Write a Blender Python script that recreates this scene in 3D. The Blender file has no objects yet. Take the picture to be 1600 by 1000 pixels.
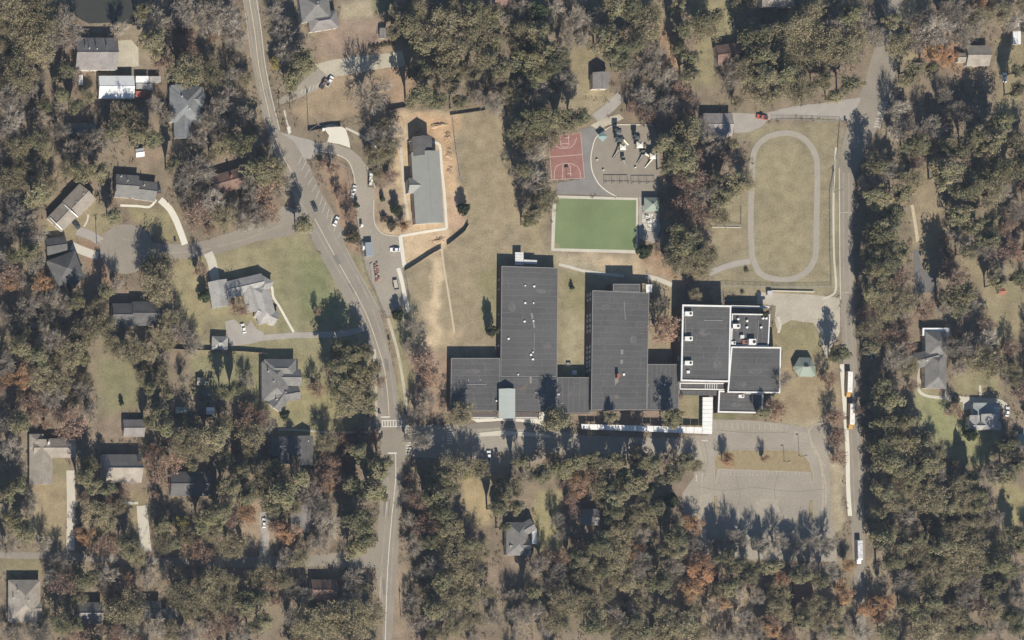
import bpy, math, random
import numpy as np
R = math.radians
random.seed(7); rng = np.random.default_rng(7)
scn = bpy.context.scene

# ---------------------------------------------------------------- camera, sky, sun, exposure
S = 0.3                      # metres per photograph pixel on the ground
NPX, NPY, HC = -900.0, 1100.0, 1380.0    # point straight below the aircraft, flying height
NX, NY = (NPX-800)*S, (500-NPY)*S
cam = bpy.data.cameras.new('camera'); co = bpy.data.objects.new('camera', cam)
scn.collection.objects.link(co); scn.camera = co
co.location = (NX, NY, HC); co.rotation_euler = (0, 0, 0)
cam.sensor_width = 36; cam.lens = 36*HC/480.0
cam.shift_x = -NX/480.0; cam.shift_y = -NY/480.0
cam.clip_start = 10; cam.clip_end = 20000

SUN_EL, SUN_AZ = 37.5, 177.0            # degrees, azimuth clockwise from north (+Y)
w = bpy.data.worlds.new('World'); scn.world = w; w.use_nodes = True
nt = w.node_tree; bg = nt.nodes['Background']
sky = nt.nodes.new('ShaderNodeTexSky'); sky.sky_type = 'NISHITA'; sky.sun_disc = False
sky.sun_elevation = R(SUN_EL); sky.sun_rotation = R(SUN_AZ)
sky.air_density = 1.0; sky.dust_density = 0.3; sky.ozone_density = 4.0
nt.links.new(sky.outputs[0], bg.inputs[0]); bg.inputs[1].default_value = 0.06
sl = bpy.data.lights.new('sun', 'SUN'); sl.energy = 4.8; sl.angle = R(0.5); sl.color = (1.0, 0.932, 0.812)
so = bpy.data.objects.new('sun', sl); scn.collection.objects.link(so)
so.rotation_euler = (R(90-SUN_EL), 0, R(180-SUN_AZ)); so.location = (0, -300, 300)
scn.view_settings.view_transform = 'Standard'; scn.view_settings.look = 'None'
scn.view_settings.gamma = 1.0; scn.view_settings.exposure = 0.58
scn.cycles.max_bounces = 6; scn.cycles.diffuse_bounces = 3; scn.cycles.transparent_max_bounces = 4

# ---------------------------------------------------------------- helpers
C = scn.collection
def G(px, py, z=0.0):
    """photo pixel seen at height z -> world x, y"""
    x, y = (px-800)*S, (500-py)*S
    k = (HC-z)/HC
    return NX+(x-NX)*k, NY+(y-NY)*k

def tag(o, label=None, cat=None, group=None, kind=None):
    if label: o['label'] = label
    if cat: o['category'] = cat
    if group: o['group'] = group
    if kind: o['kind'] = kind
    return o
def empty(name, loc, rz=0.0, parent=None):
    o = bpy.data.objects.new(name, None); C.objects.link(o)
    o.location = loc; o.rotation_euler = (0, 0, rz); o.empty_display_size = .5
    if parent: o.parent = parent
    return o
def thing(name, label, cat, loc=(0, 0, 0), rz=0.0, group=None):
    return tag(empty(name, loc, rz), label, cat, group)

class MB:
    def __init__(s, o=(0, 0, 0)): s.v = []; s.f = []; s.o = o
    def add(s, vs, fs):
        n = len(s.v); s.v += [(a-s.o[0], b-s.o[1], c-s.o[2]) for a, b, c in vs]
        s.f += [tuple(i+n for i in f) for f in fs]; return s
    def box(s, cx, cy, z0, sx, sy, sz, rz=0.0, taper=1.0, tapy=None):
        c, n = math.cos(rz), math.sin(rz); vs = []
        tapy = taper if tapy is None else tapy
        for zz, t, u in ((z0, 1, 1), (z0+sz, taper, tapy)):
            for a, b in ((-1, -1), (1, -1), (1, 1), (-1, 1)):
                x, y = a*sx/2*t, b*sy/2*u
                vs.append((cx+x*c-y*n, cy+x*n+y*c, zz))
        return s.add(vs, [(3, 2, 1, 0), (4, 5, 6, 7), (0, 1, 5, 4), (1, 2, 6, 5), (2, 3, 7, 6), (3, 0, 4, 7)])
    def prism(s, poly, z0, z1):
        a = sum(poly[i-1][0]*poly[i][1]-poly[i][0]*poly[i-1][1] for i in range(len(poly)))
        if a < 0: poly = poly[::-1]
        n = len(poly)
        vs = [(x, y, z0) for x, y in poly]+[(x, y, z1) for x, y in poly]
        return s.add(vs, [tuple(range(n-1, -1, -1)), tuple(range(n, 2*n))]+[(i, (i+1) % n, n+(i+1) % n, n+i) for i in range(n)])
    def tube(s, p, q, r0, r1=None, n=5, cap=True):
        r1 = r0 if r1 is None else r1
        p, q = np.array(p, float), np.array(q, float); d = q-p; L = np.linalg.norm(d)
        if L < 1e-6: return s
        d /= L; a = np.array((0, 0, 1.)) if abs(d[2]) < .9 else np.array((1., 0, 0))
        u = np.cross(d, a); u /= np.linalg.norm(u); v = np.cross(d, u)
        vs = []
        for c, r in ((p, r0), (q, r1)):
            for i in range(n):
                t = 2*math.pi*i/n; vs.append(tuple(c+r*(u*math.cos(t)+v*math.sin(t))))
        fs = [(i, (i+1) % n, n+(i+1) % n, n+i) for i in range(n)]
        if cap: fs += [tuple(range(n-1, -1, -1)), tuple(range(n, 2*n))]
        return s.add(vs, fs)
    def dome(s, cx, cy, z0, r, h, n=8):
        vs = []; fs = []
        for k, (rr, zz) in enumerate(((1, 0), (.95, .45), (.6, .85))):
            vs += [(cx+r*rr*math.cos(2*math.pi*i/n), cy+r*rr*math.sin(2*math.pi*i/n), z0+h*zz) for i in range(n)]
        vs.append((cx, cy, z0+h))
        for k in range(2): fs += [(k*n+i, k*n+(i+1) % n, k*n+n+(i+1) % n, k*n+n+i) for i in range(n)]
        fs += [(2*n+i, 2*n+(i+1) % n, 3*n) for i in range(n)]; fs.append(tuple(range(n-1, -1, -1)))
        return s.add(vs, fs)
    def build(s, name, m, parent=None, smooth=False):
        me = bpy.data.meshes.new(name); me.from_pydata(s.v, [], s.f); me.update()
        me.materials.append(m)
        if smooth: me.shade_smooth()
        o = bpy.data.objects.new(name, me); C.objects.link(o)
        if parent: o.parent = parent
        return o
def share(name, src, parent=None, loc=(0, 0, 0), rz=0.0, sc=(1, 1, 1)):
    o = bpy.data.objects.new(name, src.data if hasattr(src, 'data') else src); C.objects.link(o)
    o.location = loc; o.rotation_euler = (0, 0, rz); o.scale = sc
    if parent: o.parent = parent
    return o

# ---------------------------------------------------------------- materials
MATS = {}
def mat(name, rgb, rough=.85, var=.18, scale=.6, fine=6.0, bump=0.0, metal=0.0, objvar=0.0, stripe=None, spec=.25, warm=None, attr=None):
    if name in MATS: return MATS[name]
    m = bpy.data.materials.new(name); m.use_nodes = True; MATS[name] = m
    n = m.node_tree.nodes; l = m.node_tree.links; b = n['Principled BSDF']
    b.inputs['Roughness'].default_value = rough; b.inputs['Metallic'].default_value = metal
    b.inputs['Specular IOR Level'].default_value = spec
    geo = n.new('ShaderNodeNewGeometry')
    def noise(sc, det=3.0):
        t = n.new('ShaderNodeTexNoise'); t.inputs['Scale'].default_value = sc; t.inputs['Detail'].default_value = det
        l.new(geo.outputs['Position'], t.inputs['Vector']); return t.outputs['Fac']
    def math_(op, a, bb):
        t = n.new('ShaderNodeMath'); t.operation = op
        for i, x in enumerate((a, bb)):
            if isinstance(x, (int, float)): t.inputs[i].default_value = x
            else: l.new(x, t.inputs[i])
        return t.outputs[0]
    f = math_('ADD', noise(scale), noise(fine, 2.0))          # mean 1
    f = math_('SUBTRACT', f, 1.0)
    f = math_('MULTIPLY', f, var*2.6)
    f = math_('ADD', f, 1.0)
    if objvar:
        oi = n.new('ShaderNodeObjectInfo')
        r = math_('SUBTRACT', oi.outputs['Random'], .5)
        f = math_('MULTIPLY', f, math_('ADD', math_('MULTIPLY', r, objvar*2), 1.0))
    if stripe:                                                # fine courses or seams, spacing in metres
        wv = n.new('ShaderNodeTexWave'); wv.inputs['Scale'].default_value = .314/stripe[0]*1.0
        wv.bands_direction = stripe[2]; wv.inputs['Distortion'].default_value = stripe[3] if len(stripe) > 3 else 0.0
        tc = n.new('ShaderNodeTexCoord'); l.new(tc.outputs['Object'], wv.inputs['Vector'])
        f = math_('MULTIPLY', f, math_('ADD', math_('MULTIPLY', wv.outputs['Fac'], stripe[1]), 1-stripe[1]*.5))
    mx = n.new('ShaderNodeVectorMath'); mx.operation = 'SCALE'
    if attr:
        at = n.new('ShaderNodeAttribute'); at.attribute_name = attr; l.new(at.outputs['Color'], mx.inputs[0])
    elif warm:
        oi2 = n.new('ShaderNodeObjectInfo'); mixc = n.new('ShaderNodeMix'); mixc.data_type = 'RGBA'
        mul = math_('FRACT', math_('MULTIPLY', oi2.outputs['Random'], 7.31), 0.0)
        l.new(mul, mixc.inputs[0]); mixc.inputs[6].default_value = (*rgb, 1); mixc.inputs[7].default_value = (*warm, 1)
        l.new(mixc.outputs[2], mx.inputs[0])
    else:
        mx.inputs[0].default_value = rgb
    l.new(f, mx.inputs['Scale']); l.new(mx.outputs[0], b.inputs['Base Color'])
    if bump:
        bp = n.new('ShaderNodeBump'); bp.inputs['Strength'].default_value = bump; bp.inputs['Distance'].default_value = .15
        l.new(noise(fine*1.3, 4.0), bp.inputs['Height']); l.new(bp.outputs[0], b.inputs['Normal'])
    return m
def leafmat(name, rgb, warm, var=.3, objvar=.22, transl=.36):
    m = mat(name, rgb, rough=.7, var=.12, scale=.35, fine=1.5, objvar=objvar, warm=warm, spec=.15)
    n = m.node_tree.nodes; l = m.node_tree.links; b = n['Principled BSDF']
    src = b.inputs['Base Color'].links[0].from_socket
    at = n.new('ShaderNodeAttribute'); at.attribute_name = 'tint'
    v = n.new('ShaderNodeVectorMath'); v.operation = 'MULTIPLY'; l.new(src, v.inputs[0]); l.new(at.outputs['Color'], v.inputs[1])
    l.new(v.outputs[0], b.inputs['Base Color'])
    tr = n.new('ShaderNodeBsdfTranslucent'); l.new(v.outputs[0], tr.inputs[0])
    ms = n.new('ShaderNodeMixShader'); ms.inputs[0].default_value = transl
    l.new(b.outputs[0], ms.inputs[1]); l.new(tr.outputs[0], ms.inputs[2]); l.new(ms.outputs[0], n['Material Output'].inputs[0])
    return m

ASPH = mat('aged_asphalt', (.252, .222, .182), var=.2, scale=.08, fine=1.4)
ASPH2 = mat('pale_asphalt', (.292, .257, .21), var=.2, scale=.06, fine=1.2)
ASPHD = mat('dark_asphalt', (.15, .143, .138), var=.15, scale=.15, fine=1.6)
CONC = mat('concrete', (.50, .46, .385), var=.12, scale=.2, fine=2)
CONCW = mat('new_concrete', (.62, .585, .50), var=.07, scale=.15, fine=2)
CONCG = mat('grey_concrete', (.33, .30, .265), var=.15, scale=.2, fine=2)
GRAV = mat('pale_gravel', (.42, .375, .29), var=.25, scale=.15, fine=1.6)
PAINT = mat('road_paint', (.58, .55, .49), var=.22, scale=.5, fine=4)
PAINTY = mat('faded_yellow_paint', (.52, .45, .33), var=.25, scale=.5, fine=4)
PAINTF = mat('faded_paint', (.40, .37, .32), var=.3, scale=.4, fine=3)
MEMB = mat('roof_membrane', (.096, .092, .09), var=.22, scale=.07, fine=1.0, objvar=.07)
SEAM = mat('membrane_seam', (.15, .146, .144), var=.2, scale=.3, fine=2)
WHITE = mat('white_metal', (.74, .725, .69), var=.16, rough=.5, scale=.25, fine=1.5)
WHITED = mat('weathered_white', (.62, .61, .58), var=.15, rough=.6, scale=.3, fine=1.5)
BRICK = mat('dark_brick', (.115, .082, .07), var=.2, scale=1, fine=5)
BRICKR = mat('red_brick', (.27, .12, .085), var=.25, scale=1, fine=5)
GLASS = mat('window_glass', (.06, .075, .09), rough=.12, var=.05, spec=.6)
PANEL = mat('pale_window_panel', (.36, .37, .37), rough=.4, var=.1)
SIDING = mat('cream_siding', (.52, .49, .43), var=.08)
SIDINGG = mat('grey_siding', (.33, .33, .33), var=.08)
DARK = mat('dark_metal', (.05, .05, .055), rough=.5, var=.1)
GALV = mat('galvanised_steel', (.34, .34, .33), rough=.45, var=.1, metal=.3)
WOOD = mat('weathered_wood', (.22, .175, .13), var=.25, scale=1, fine=6)
BARK = mat('bark', (.15, .118, .095), var=.3, scale=1, fine=5, objvar=.2)
BARKG = mat('grey_bark', (.25, .22, .19), var=.3, scale=1, fine=5, objvar=.2)
TEAL = mat('green_metal_roof', (.23, .28, .255), rough=.5, var=.06, stripe=(.5, .16, 'X'))
TYRE = mat('tyre_rubber', (.03, .03, .032), var=.1)
RUBBER = mat('red_sport_court', (.265, .135, .112), var=.2, scale=.3, fine=2)
TURF = mat('artificial_turf', (.165, .208, .10), var=.2, scale=.07, fine=2.5)
WATERM = mat('pond_water', (.05, .05, .042), rough=.25, var=.15, scale=.08, fine=.6, spec=.5)
MULCH = mat('playground_mulch', (.255, .222, .18), var=.12, scale=.25, fine=2.5)
SCREEN = mat('black_fence_screen', (.03, .028, .03), var=.2, scale=.5)
def roofm(name, rgb, **k): return mat('roof_'+name, rgb, var=k.pop('var', .28), scale=.3, fine=1.6, stripe=k.pop('stripe', (.45, .10, 'Y', .6)), **k)
RF = dict(grey=roofm('grey', (.18, .172, .162)), lgrey=roofm('light_grey', (.33, .315, .295)), dgrey=roofm('dark_grey', (.112, .108, .105)),
          tan=roofm('tan', (.29, .255, .215)), brown=roofm('brown', (.195, .128, .102)), blue=roofm('blue_grey', (.185, .19, .195)),
          white=mat('roof_white_metal', (.74, .74, .73), rough=.45, var=.07, stripe=(.6, .07, 'X')), slate=roofm('slate', (.275, .275, .25), var=.08),
          teal=TEAL, tealb=roofm('teal_shingle', (.25, .27, .268)), rust=mat('roof_rusty_tin', (.30, .27, .25), var=.35, scale=.5, fine=2, stripe=(.6, .12, 'X')),
          shed=roofm('shed', (.22, .2, .19)), red=mat('roof_red', (.35, .12, .09), var=.15))
# ---------------------------------------------------------------- ground: one sheet, its cover (litter, grass, bare earth) as vertex colour
def vnoise(x, y, sc, seed):
    r = np.random.default_rng(seed); T = r.random((64, 64))
    u, v = x/sc, y/sc; i, j = np.floor(u).astype(int), np.floor(v).astype(int); fu, fv = u-i, v-j
    fu = fu*fu*(3-2*fu); fv = fv*fv*(3-2*fv)
    g = lambda a, b: T[a % 64, b % 64]
    return (g(i, j)*(1-fu)+g(i+1, j)*fu)*(1-fv)+(g(i, j+1)*(1-fu)+g(i+1, j+1)*fu)*fv
def inpoly(x, y, P):
    r = np.zeros(np.shape(x), bool); n = len(P)
    for i in range(n):
        (x0, y0), (x1, y1) = P[i-1], P[i]
        if y0 == y1: continue
        c = ((y0 > y) != (y1 > y)) & (x < (x1-x0)*(y-y0)/(y1-y0)+x0); r ^= c
    return r
def edist(x, y, P, closed=True):
    d = np.full(np.shape(x), 1e9)
    for i in range(0 if closed else 1, len(P)):
        (x0, y0), (x1, y1) = P[i-1], P[i]; dx, dy = x1-x0, y1-y0; L = dx*dx+dy*dy or 1
        t = np.clip(((x-x0)*dx+(y-y0)*dy)/L, 0, 1); d = np.minimum(d, np.hypot(x-x0-t*dx, y-y0-t*dy))
    return d
LIT = (.215, .165, .122); DRY = (.268, .219, .145); OLV = (.225, .20, .112); GRN = (.212, .195, .112); DIRT = (.47, .355, .23); RED = (.33, .225, .15); PALE = (.36, .305, .21)
PINE = (.27, .17, .11)
# (polygon, colour, soft edge px, strength, counts as clearing)
ZONES = [
 ([(640,180),(820,172),(800,260),(825,350),(860,395),(1050,440),(1065,470),(1062,580),(700,660),(640,640),(600,500),(635,480)], DRY, 6, 1, 1),
 ([(700,180),(800,180),(800,260),(790,400),(700,540),(660,540),(640,480),(640,430),(712,380)], (.275,.226,.146), 10, .9, 1),
 ([(744,430),(785,400),(784,520),(752,520)], OLV, 6, .9, 1),
 ([(875,420),(925,425),(912,520),(908,590),(872,590)], (.24,.21,.12), 5, 1, 1),
 ([(878,490),(918,490),(912,560),(880,570)], PALE, 10, .5, 1),
 ([(860,395),(1010,395),(1050,430),(1048,450),(870,415)], PALE, 8, .8, 1),
 ([(900,402),(1000,400),(1040,435),(960,420)], DIRT, 8, .7, 1),
 ([(1000,395),(1050,380),(1065,440),(1020,440)], PINE, 8, .7, 0),
 ([(1115,330),(1170,300),(1180,230),(1150,215),(1160,195),(1315,185),(1312,450),(1300,470),(1118,460),(1112,420)], (.252,.216,.138), 4, 1, 1),
 ([(1120,345),(1166,340),(1166,400),(1120,412)], (.262,.215,.138), 12, .6, 1),
 ([(1186,230),(1266,230),(1268,420),(1186,420)], (.265,.226,.138), 14, .8, 1),
 ([(1190,560),(1215,500),(1290,500),(1312,560),(1312,640),(1240,660),(1200,650)], (.285,.225,.14), 8, 1, 1),
 ([(1215,500),(1275,500),(1290,550),(1230,555),(1212,540)], OLV, 6, .8, 1),
 ([(1230,650),(1300,640),(1300,690),(1262,672)], GRAV, 8, .0, 1) if 0 else ([(1225,655),(1300,645),(1306,700),(1262,690)], PALE, 6, .8, 1),
 ([(1292,690),(1316,690),(1316,830),(1296,830)], PALE, 4, .8, 1),
 ([(1115,700),(1270,700),(1275,758),(1113,756)], (.27,.215,.125), 3, 1, 1),
 ([(335,395),(470,360),(490,385),(560,500),(575,560),(560,670),(470,690),(300,560),(290,540),(330,520),(320,440)], (.245,.218,.128), 8, 1, 1),
 ([(440,400),(490,390),(545,480),(530,520),(440,515),(430,450)], GRN, 16, .9, 1),
 ([(470,400),(500,410),(520,470),(500,500),(470,490)], (.165,.188,.088), 12, .6, 1),
 ([(345,400),(420,385),(440,430),(350,430)], (.27,.23,.14), 10, .8, 1),
 ([(300,552),(405,552),(410,600),(300,625)], GRN, 5, .85, 1),
 ([(150,562),(215,560),(222,640),(155,660)], GRN, 9, .95, 1),
 ([(160,650),(200,640),(200,690),(140,690)], LIT, 8, .6, 1),
 ([(470,600),(545,600),(560,640),(530,670),(440,665)], (.25,.22,.12), 10, 1, 1),
 ([(435,650),(500,640),(500,670),(440,668)], GRN, 8, .6, 1),
 ([(270,410),(328,400),(330,440),(318,520),(285,500),(268,440)], (.262,.226,.13), 6, 1, 1),
 ([(480,85),(630,60),(640,165),(600,180),(480,195),(455,175),(470,150)], (.29,.22,.145), 8, 1, 1),
 ([(600,100),(645,105),(648,160),(605,165)], RED, 10, .7, 1),
 ([(490,45),(595,30),(610,70),(500,90)], (.27,.20,.15), 8, 1, 1),
 ([(565,0),(615,0),(610,12),(575,28)], GRN, 5, .9, 1),
 ([(530,5),(575,0),(575,28),(535,40)], PALE, 5, .8, 1),
 ([(615,182),(705,178),(715,260),(722,340),(690,385),(630,422),(626,370),(600,365),(587,350),(586,295),(615,292)], DIRT, 5, .95, 1),
 ([(640,185),(712,185),(715,290),(690,300),(690,220),(640,215)], (.45,.305,.185), 6, .85, 1),
 ([(690,300),(722,300),(728,345),(700,362),(697,350)], (.42,.29,.2), 5, .8, 1),
 ([(586,296),(625,296),(632,350),(600,362),(588,345)], (.27,.21,.15), 4, .8, 1),
 ([(498,240),(545,255),(554,300),(560,390),(545,390),(520,325)], (.31,.215,.145), 6, .8, 1),
 ([(512,280),(545,290),(545,320),(525,318)], PINE, 6, .8, 1),
 ([(540,390),(566,395),(595,475),(585,470)], (.26,.225,.135), 3, 1, 1),
 ([(668,400),(685,400),(684,470),(690,530),(664,540),(668,470)], (.49,.385,.255), 5, 1, 1),
 ([(700,500),(720,520),(712,545),(690,530)], DIRT, 8, .5, 1),
 ([(606,505),(640,500),(640,640),(625,645),(615,560)], (.25,.22,.13), 4, 1, 1),
 ([(640,540),(700,545),(700,660),(645,650)], (.30,.215,.155), 8, .9, 0),
 ([(690,620),(705,560),(706,640)], OLV, 4, .6, 1),
 ([(850,395),(865,300),(862,290),(845,330),(825,350),(830,395)], (.30,.25,.15), 8, .8, 1),
 ([(805,240),(825,330),(815,350),(795,270)], (.33,.26,.15), 6, .6, 1),
 ([(890,70),(945,70),(920,110),(950,150),(880,140)], (.265,.222,.13), 10, .8, 1),
 ([(1030,20),(1055,40),(1070,130),(1035,120)], (.32,.21,.13), 8, .9, 1),
 ([(1075,0),(1150,0),(1145,60),(1110,70),(1125,130),(1085,130),(1090,60)], (.255,.222,.125), 8, .9, 1),
 ([(1000,10),(1045,0),(1040,50)], (.27,.22,.13), 8, .7, 0),
 ([(985,110),(1000,180),(975,190)], PINE, 8, .5, 0),
 ([(1015,185),(1060,180),(1025,200)], RED, 6, .5, 0),
 ([(1405,0),(1440,0),(1425,90),(1405,100)], (.28,.23,.14), 6, .9, 1),
 ([(1430,60),(1500,60),(1500,110),(1440,95)], PINE, 10, .9, 0),
 ([(1555,60),(1600,60),(1600,190),(1560,190)], (.25,.21,.12), 8, .8, 1),
 ([(1420,270),(1470,260),(1475,350),(1465,440),(1440,420),(1425,350)], (.265,.215,.14), 8, .8, 1),
 ([(1440,380),(1465,380),(1462,435),(1445,430)], GRN, 5, .6, 1),
 ([(1505,400),(1600,420),(1600,530),(1560,540),(1540,480)], (.255,.215,.13), 8, .9, 1),
 ([(1575,450),(1600,450),(1600,470),(1575,465)], GRN, 3, .7, 1),
 ([(1425,600),(1520,625),(1560,690),(1540,730),(1510,730),(1440,680),(1420,640)], (.245,.235,.13), 8, 1, 1),
 ([(1440,620),(1480,625),(1500,680),(1460,680)], (.235,.24,.12), 10, .7, 1),
 ([(1490,580),(1560,570),(1565,615),(1490,615)], (.25,.225,.125), 8, .8, 1),
 ([(1550,760),(1600,760),(1600,800),(1580,850),(1565,830)], (.27,.235,.12), 8, .9, 1),
 ([(50,750),(105,740),(102,855),(50,850)], (.28,.225,.14), 6, 1, 1),
 ([(65,725),(105,720),(105,750),(70,750)], GRN, 6, .6, 1),
 ([(190,770),(235,770),(230,850),(195,840)], (.25,.205,.12), 6, .8, 1),
 ([(365,780),(430,770),(430,860),(370,860)], (.32,.245,.17), 10, .9, 1),
 ([(60,860),(60,895),(0,895),(0,875)], OLV, 5, .7, 1),
 ([(70,925),(140,900),(135,950),(70,955)], (.25,.22,.13), 8, .8, 1),
 ([(725,750),(765,750),(765,825),(728,822)], (.33,.26,.15), 7, 1, 1),
 ([(840,760),(880,760),(885,860),(835,865)], (.275,.24,.13), 8, 1, 1),
 ([(720,870),(770,870),(770,925),(730,920)], (.28,.22,.16), 8, .6, 0),
 ([(1040,880),(1065,880),(1060,970),(1045,975)], (.36,.27,.18), 6, .7, 1),
 ([(1090,930),(1180,900),(1180,980),(1090,980)], (.31,.24,.165), 10, .8, 0),
 ([(1310,880),(1400,870),(1375,930),(1360,930)], PALE, 8, .4, 0),
 ([(600,890),(640,880),(640,1000),(615,1000)], (.29,.225,.16), 5, .8, 1),
 ([(120,290),(150,320),(190,350),(160,380),(110,380),(70,370),(75,340)], (.26,.22,.13), 6, .8, 1),
 ([(190,325),(290,320),(285,380),(250,370),(210,350)], (.25,.215,.12), 6, .9, 1),
 ([(110,370),(155,385),(170,425),(190,450),(140,430),(120,400)], PINE, 6, .7, 1),
 ([(200,230),(260,230),(265,255),(205,250)], (.27,.2,.14), 8, .8, 1),
 ([(50,270),(100,265),(95,320),(55,320)], (.26,.21,.13), 8, .7, 0),
 ([(1060,600),(1100,600),(1100,665),(1060,665)], (.26,.215,.13), 3, 1, 1),
 ([(1083,618),(1095,618),(1095,660),(1086,655)], GRN, 2, .9, 1),
 ([(1113,640),(1190,645),(1190,658),(1113,656)], (.16,.165,.085), 2, .9, 1),
 ([(900,640),(1060,640),(1060,668),(905,664)], (.25,.19,.14), 3, .9, 1),
 ([(180,20),(235,40),(235,110),(190,110),(182,60)], PALE, 5, .3, 1),
 ([(860,150),(905,190),(930,190),(975,150),(930,140)], (.30,.25,.16), 8, .8, 0),
 ([(700,660),(760,680),(900,690),(1070,690),(1070,715),(900,710),(760,740),(700,720)], (.33,.27,.21), 6, .8, 1),
 ([(20,560),(45,560),(75,640),(45,640)], PINE, 8, .7, 0),
 ([(205,715),(225,715),(230,740),(210,745)], PALE, 4, .7, 1),
]
xs = np.concatenate([[-12000, -6000, -3000, -1600, -800, -400, -200], np.arange(-100, 1701, 4.0), [1800, 2000, 2400, 3200, 4800, 8000, 14000]])
ys = np.concatenate([[-12000, -6000, -3000, -1500, -700, -300, -150], np.arange(-80, 1081, 4.0), [1150, 1300, 1700, 2500, 4200, 7500, 13000]])
GX, GY = np.meshgrid(xs, ys); fx, fy = GX.ravel(), GY.ravel()
wx = fx+(vnoise(fx, fy, 14, 1)-.5)*12+(vnoise(fx, fy, 45, 2)-.5)*14
wy = fy+(vnoise(fx, fy, 14, 3)-.5)*12+(vnoise(fx, fy, 45, 4)-.5)*14
n1 = vnoise(fx, fy, 60, 5); n2 = vnoise(fx, fy, 22, 6)
col = np.array(LIT)[None]*(.85+.3*n2[:, None])
col = col*(1-.5*n1[:, None]) + np.array((.20, .178, .115))[None]*.5*n1[:, None]*(.85+.3*n2[:, None])
for P, c, soft, stg, _ in ZONES:
    c = c if isinstance(c, tuple) else (.42, .375, .29)
    ins = inpoly(wx, wy, P); d = edist(wx, wy, P)
    a = np.clip(np.where(ins, .5+d/(2*soft), .5-d/(2*soft)), 0, 1)*stg
    mot = (.92+.16*n2)[:, None]
    col = col*(1-a[:, None])+np.array(c)[None]*mot*a[:, None]
nx, ny = len(xs), len(ys)
V = np.zeros((nx*ny, 3)); V[:, 0] = (fx-800)*S; V[:, 1] = (500-fy)*S
I = np.arange(nx*ny).reshape(ny, nx)
F = np.stack([I[1:, :-1], I[1:, 1:], I[:-1, 1:], I[:-1, :-1]], -1).reshape(-1, 4)
def npmesh(name, V, F, m, attr=None, aname='cover'):
    me = bpy.data.meshes.new(name); V = np.asarray(V, np.float32); F = np.asarray(F, np.int32); k = F.shape[1]
    me.vertices.add(len(V)); me.vertices.foreach_set('co', V.ravel())
    me.loops.add(F.size); me.loops.foreach_set('vertex_index', F.ravel())
    me.polygons.add(len(F)); me.polygons.foreach_set('loop_start', np.arange(0, F.size, k, dtype=np.int32))
    if attr is not None:
        a = me.attributes.new(aname, 'FLOAT_COLOR', 'POINT'); a.data.foreach_set('color', np.c_[attr, np.ones(len(attr))].astype(np.float32).ravel())
    me.update(calc_edges=True); me.validate(); me.materials.append(m); return me
GROUND = mat('ground_cover', (1, 1, 1), rough=.95, var=.32, scale=.2, fine=1.25, bump=.4, attr='cover', spec=.1)
g = bpy.data.objects.new('ground', npmesh('ground', V, F, GROUND, col)); C.objects.link(g); tag(g, kind='structure')

# ---------------------------------------------------------------- paving
_z = [0.02]
def nz(): _z[0] += .0045; return _z[0]
def ragged(P, amp=.5, step=7):
    out = []; n = len(P)
    for i in range(n):
        (x0, y0), (x1, y1) = P[i], P[(i+1) % n]; L = math.hypot(x1-x0, y1-y0); k = max(1, int(L/step))
        for j in range(k):
            t = j/k; out.append((x0+(x1-x0)*t+random.uniform(-amp, amp), y0+(y1-y0)*t+random.uniform(-amp, amp)))
    return out
CLEAR = []
def sheet(name, P, m, z=None, amp=.5, parent=None, kind='structure', clear=True):
    z = nz() if z is None else z
    if clear: CLEAR.append(P)
    Q = [G(*p) for p in (ragged(P, amp) if amp else P)]
    o = MB().prism(Q, -.1, z).build(name, m)
    if parent: o.parent = parent
    else: tag(o, kind=kind)
    return o
def smoothline(pts, step=4.0):
    out = []; n = len(pts)
    for i in range(n-1):
        p0 = pts[max(i-1, 0)]; p1 = pts[i]; p2 = pts[i+1]; p3 = pts[min(i+2, n-1)]
        k = max(1, int(math.hypot(p2[0]-p1[0], p2[1]-p1[1])/step))
        for j in range(k):
            t = j/k; out.append(tuple(.5*(2*p1[a]+(p2[a]-p0[a])*t+(2*p0[a]-5*p1[a]+4*p2[a]-p3[a])*t*t+(3*p1[a]-p0[a]-3*p2[a]+p3[a])*t**3) for a in (0, 1)))
    out.append(tuple(pts[-1])); return out
def ribbon(name, pts, wpx, m, z=None, parent=None, smooth=True, closed=False, clear=False, z0=-.1):
    z = nz() if z is None else z
    p = pts+[pts[0]] if closed else pts
    p = smoothline(p) if smooth else p
    n = len(p); L = []; Rr = []
    for i in range(n):
        a = p[i-1] if i else (p[-2] if closed else p[0]); b = p[i+1] if i < n-1 else (p[1] if closed else p[-1])
        dx, dy = b[0]-a[0], b[1]-a[1]; l = math.hypot(dx, dy) or 1; nxx, nyy = -dy/l*wpx/2, dx/l*wpx/2
        L.append((p[i][0]+nxx, p[i][1]+nyy)); Rr.append((p[i][0]-nxx, p[i][1]-nyy))
    mb = MB(); vs = []
    for a, b in zip(L, Rr):
        A, B = G(*a), G(*b); vs += [(*A, z), (*B, z), (*A, z0), (*B, z0)]
    fs = []
    for i in range(n-1):
        k = i*4; fs += [(k, k+4, k+5, k+1), (k+2, k+6, k+4, k), (k+1, k+5, k+7, k+3)]
    mb.add(vs, fs)
    if not closed: mb.f += [(0, 1, 3, 2), (4*n-4, 4*n-2, 4*n-1, 4*n-3)]
    if clear: CLEAR.append(L+Rr[::-1])
    o = mb.build(name, m)
    if parent: o.parent = parent
    else: tag(o, kind='structure')
    return o
MAIN_L = [(379,-30),(381,0),(387,50),(394,100),(404,150),(413,190),(424,226),(435,250),(445,272),(458,305),(470,338),(486,372),(515,425),(540,470),(560,500),(572,530),(582,560),(588,600),(590,640),(594,690),(597,720),(597,760),(592,800),(588,840),(586,875),(590,915),(596,950),(598,1000),(598,1040)]
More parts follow.
